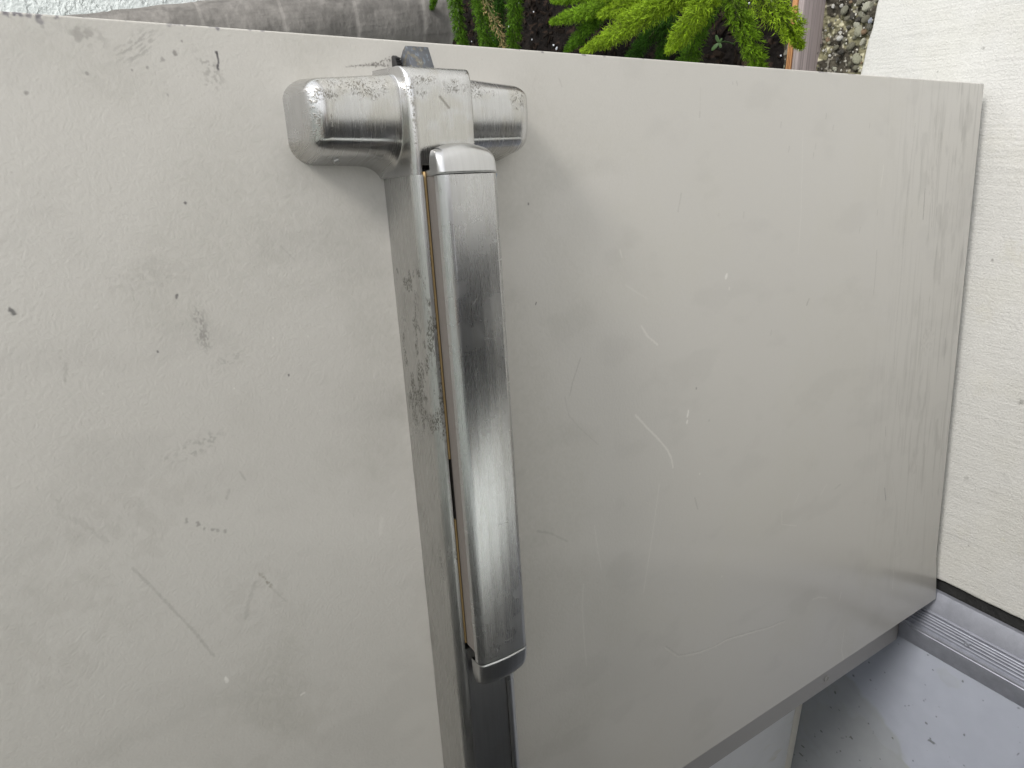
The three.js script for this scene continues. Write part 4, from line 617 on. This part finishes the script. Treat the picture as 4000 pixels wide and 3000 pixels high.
// ------------------------------------------------------------------ the photographer, standing behind the camera: the push bar mirrors the dark trousers
{
  const cap = (p, a, b, ra, rb) => { const ab = b.clone().sub(a), t = clamp(p.clone().sub(a).dot(ab) / ab.lengthSq(), 0, 1); return p.distanceTo(a.clone().addScaledVector(ab, t)) - (ra + (rb - ra) * t); };
  const smn = (a, b, k) => { const h = clamp(0.5 + 0.5 * (b - a) / k, 0, 1); return b + (a - b) * h - k * h * (1 - h); };
  function blend(bones, k) { // bones: [a, b, ra, rb]
    const B = bones.map(([a, b, ra, rb]) => ({ ax: a.x, ay: a.y, az: a.z, dx: b.x - a.x, dy: b.y - a.y, dz: b.z - a.z, l: Math.max(1e-9, a.distanceToSquared(b)), ra, rb }));
    return (x, y, z) => { let d = 1e3; for (const q of B) { const px = x - q.ax, py = y - q.ay, pz = z - q.az; const t = clamp((px * q.dx + py * q.dy + pz * q.dz) / q.l, 0, 1); const e = Math.hypot(px - t * q.dx, py - t * q.dy, pz - t * q.dz) - (q.ra + (q.rb - q.ra) * t); d = d > 900 ? e : smn(d, e, k); } return d; };
  }
  function skin(f, lo, hi, cell) {
    const S = hi.clone().sub(lo), n = Math.ceil(Math.max(S.x, S.y, S.z) / cell) + 4, mc = new MarchingCubes(n, new THREE.MeshStandardMaterial(), false, false, 60000); mc.isolation = 0;
    const half = n / 2, c = lo.clone().add(hi).multiplyScalar(0.5), sc = cell * half, m = 2 * cell;
    mc.field.fill(-1);
    for (let k = 1; k < n - 1; k++) { const z = c.z + (k - half) * cell; if (z < lo.z - m || z > hi.z + m) continue; for (let j = 1; j < n - 1; j++) { const y = c.y + (j - half) * cell; if (y < lo.y - m || y > hi.y + m) continue; for (let i = 1; i < n - 1; i++) { const x = c.x + (i - half) * cell; if (x < lo.x - m || x > hi.x + m) continue; mc.field[i + j * n + k * n * n] = -f(x, y, z); } } }
    mc.update(); const q = mc.count, g = new THREE.BufferGeometry();
    g.setAttribute('position', new THREE.BufferAttribute(mc.positionArray.slice(0, q * 3), 3)); g.scale(sc, sc, sc); g.translate(c.x, c.y, c.z);
    const w = mergeVertices(g, 1e-5); w.computeVertexNormals(); return w;
  }
  const P0 = V(0.51, 0, 0.92), J = (x, y, z) => V(P0.x + x, y, P0.z + z);            // faces the door (-z), right hand towards +x
  const hip = J(0, 0.95, 0), chest = J(0.01, 1.28, -0.01), neck = J(0.015, 1.46, -0.015), head = J(0.03, 1.60, -0.05);
  const shR = J(0.185, 1.40, -0.01), shL = J(-0.17, 1.40, 0.0), elR = J(0.26, 1.13, 0.02), wrR = V(0.785, 1.175, 0.745), elL = J(-0.235, 1.12, 0.03), wrL = J(-0.23, 0.88, -0.04);
  const hR = J(0.09, 0.92, 0), hL = J(-0.09, 0.92, 0), kR = J(0.10, 0.50, -0.02), kL = J(-0.10, 0.50, -0.02), aR = J(0.13, 0.09, 0.02), aL = J(-0.14, 0.09, 0.02);
  const torso = [[hip, J(0, 1.08, 0), 0.125, 0.118], [J(0, 1.08, 0), chest, 0.118, 0.13], [J(-0.07, 1.32, 0), J(0.08, 1.32, 0), 0.115, 0.115], [shR, shL, 0.062, 0.062], [J(-0.06, 0.95, 0.01), J(0.06, 0.95, 0.01), 0.115, 0.115]];
  const arms = [[shR, elR, 0.052, 0.04], [elR, wrR, 0.041, 0.027], [shL, elL, 0.052, 0.04], [elL, wrL, 0.041, 0.027]];
  const legs = [[hR, kR, 0.088, 0.058], [kR, aR, 0.055, 0.036], [hL, kL, 0.088, 0.058], [kL, aL, 0.055, 0.036]];
  const bodyF = blend([...torso, ...arms, ...legs, [neck, J(0.022, 1.54, -0.03), 0.056, 0.052]], 0.035);
  const man = thing('person', 'person in dark shirt and dark trousers holding up a phone', 'person');
  // head with face
  const hd = (x, y, z) => J(0.03 + x, 1.60 + y, -0.05 + z);
  const headF0 = blend([[hd(0, 0.045, 0.012), hd(0, 0.045, -0.01), 0.086, 0.08], [hd(0, -0.03, -0.02), hd(0, -0.07, -0.055), 0.062, 0.036], [hd(0, 0, 0.02), J(0.02, 1.48, -0.02), 0.06, 0.055], [hd(0, 0.0, -0.088), hd(0, -0.03, -0.104), 0.010, 0.014], [hd(-0.074, -0.01, 0.005), hd(-0.08, 0.02, 0.014), 0.011, 0.014], [hd(0.074, -0.01, 0.005), hd(0.08, 0.02, 0.014), 0.011, 0.014], [hd(-0.02, -0.058, -0.085), hd(0.02, -0.058, -0.085), 0.009, 0.009], [hd(-0.035, 0.03, -0.078), hd(0.035, 0.03, -0.078), 0.012, 0.012]], 0.018);
  const eye = [hd(-0.031, 0.008, -0.082), hd(0.031, 0.008, -0.082)];
  const headF = (x, y, z) => { let d = headF0(x, y, z); for (const e of eye) d = -smn(-d, Math.hypot(x - e.x, y - e.y, z - e.z) - 0.012, 0.008); return d; };
  // hands: palm, four fingers and a thumb, each a chain of its own
  function hand(w, palmDir, across, out, curl, s) { // w wrist, palmDir towards the fingers, across towards the thumb side, out = palm normal
    const at = (a, b, c) => w.clone().addScaledVector(palmDir, a).addScaledVector(across, b).addScaledVector(out, c), bones = [];
    bones.push([w, at(0.03, 0, 0), 0.026, 0.026], [at(0.03, -0.022, 0), at(0.078, -0.028, 0), 0.016, 0.013], [at(0.03, 0.0, 0), at(0.082, 0.0, 0), 0.017, 0.014], [at(0.03, 0.02, 0), at(0.08, 0.026, 0), 0.016, 0.013]);
    [[0.028, 0.074, 0.9], [0.009, 0.082, 1], [-0.010, 0.077, 0.95], [-0.029, 0.062, 0.8]].forEach(([b, L], i) => { let p = at(0.08 - Math.abs(b - 0.005) * 0.25, b, 0), a = curl * (0.8 + i * 0.1), seg = [0.45, 0.31, 0.24]; let r = 0.0088; for (const q of seg) { const e = p.clone().addScaledVector(palmDir, L * q * Math.cos(a)).addScaledVector(out, L * q * Math.sin(a)); bones.push([p, e, r, r * 0.9]); p = e; r *= 0.9; a += curl; } });
    const t0 = at(0.022, 0.026, 0.006), t1 = at(0.05, 0.052, 0.018), t2 = at(0.078, 0.058, 0.034); bones.push([t0, t1, 0.014, 0.0105], [t1, t2, 0.0105, 0.0085]);
    return blend(bones, 0.006);
  }
  const back = V(-bX.z, -bY.z, -bZ.z), imR = V(bX.x, bY.x, bZ.x), imU = V(-bX.y, -bY.y, -bZ.y);
  const phoneC = CAM.clone().addScaledVector(imR, 0.055).addScaledVector(back, 0.016);
  const grip = phoneC.clone().addScaledVector(imR, 0.045).addScaledVector(back, 0.03);
  const toGrip = grip.clone().sub(wrR).normalize(), acr = V().crossVectors(back, toGrip).normalize();
  const rh = hand(wrR, toGrip, acr.clone(), V().crossVectors(toGrip, acr).normalize().negate(), 0.45);
  const lh = hand(wrL, V(0.04, -0.97, -0.2).normalize(), V(0, -0.2, -0.98).normalize(), V(1, 0, 0), 0.28);
  const bb = (c, r) => [c.clone().addScalar(-r), c.clone().addScalar(r)];
  const pieces = [skin(bodyF, J(-0.42, 0.03, -0.4), J(0.52, 1.56, 0.25), 0.014), skin(headF, ...bb(hd(0, 0, 0), 0.155), 0.0048), skin(rh, ...bb(wrR.clone().addScaledVector(toGrip, 0.07), 0.13), 0.0042), skin(lh, ...bb(wrL.clone().add(V(0, -0.08, -0.02)), 0.13), 0.0042)];
  mesh('body', mergeGeometries(pieces), new THREE.MeshPhysicalMaterial({ color: new THREE.Color().setRGB(0.42, 0.26, 0.18), roughness: 0.6 }), man);
  const cloth = (c) => new THREE.MeshPhysicalMaterial({ color: new THREE.Color().setRGB(...c), roughness: 0.95, sheen: 0.2 });
  const shirtF = blend([...torso, [shR, shR.clone().lerp(elR, 0.62), 0.062, 0.062], [shL, shL.clone().lerp(elL, 0.62), 0.062, 0.062]], 0.03);
  mesh('shirt', skin((x, y, z) => Math.max(shirtF(x, y, z) - 0.014 - 0.004 * vn(x * 22 + y * 9, y * 16 + z * 20), 0.90 - y, y - 1.475), J(-0.34, 0.86, -0.3), J(0.40, 1.52, 0.22), 0.0095), cloth([0.02, 0.022, 0.03]), man);
  const trF = blend([...legs.map(([a, b, ra, rb]) => [a, b, ra + 0.022, rb + 0.04]), torso[4], [hip, J(0, 1.0, 0), 0.12, 0.12]], 0.03);
  mesh('trousers', skin((x, y, z) => Math.max(trF(x, y, z) - 0.006 - 0.006 * vn(x * 14, y * 20 + z * 10), 0.055 - y, y - 0.985), J(-0.3, 0.04, -0.22), J(0.3, 1.0, 0.22), 0.0095), cloth([0.016, 0.017, 0.021]), man);
  for (const a of [aR, aL]) { const f = blend([[a.clone().add(V(0, -0.035, 0.03)), a.clone().add(V(0, -0.05, -0.05)), 0.04, 0.042], [a.clone().add(V(0, -0.05, -0.05)), a.clone().add(V(0.005, -0.056, -0.16)), 0.044, 0.034]], 0.03); mesh('shoe', skin((x, y, z) => Math.max(f(x, y, z), -0.004 - y), a.clone().add(V(-0.08, -0.11, -0.24)), a.clone().add(V(0.08, 0.05, 0.1)), 0.006), cloth([0.03, 0.03, 0.03]), man); }
  const h0 = hd(0, 0, 0), hairF = (x, y, z) => Math.max(headF0(x, y, z) - 0.011 - 0.004 * vn(x * 90, y * 60 + z * 80), -(y - h0.y - 0.02) - 0.9 * (z - h0.z) + (z < h0.z - 0.06 ? 0.03 : 0), h0.y - 0.075 - y);
  mesh('hair', skin(hairF, ...bb(hd(0, 0.01, 0), 0.16), 0.005), cloth([0.018, 0.013, 0.01]), man);
  // the phone, held upright just behind the point of view
  const ph = thing('phone', 'dark phone held upright in the photographer\'s raised hand', 'phone');
  const pg = extrudeZ([[-0.073, -0.035], [0.073, -0.035], [0.073, 0.035], [-0.073, 0.035]], -0.004, 0.004, 0.0015, 3); pg.applyMatrix4(new THREE.Matrix4().makeBasis(imR, imU, back).setPosition(phoneC)); mesh('phone_body', pg, blackIron, ph);
}
console.log('plants done', Math.round(performance.now()));
renderer.render(scene, camera);
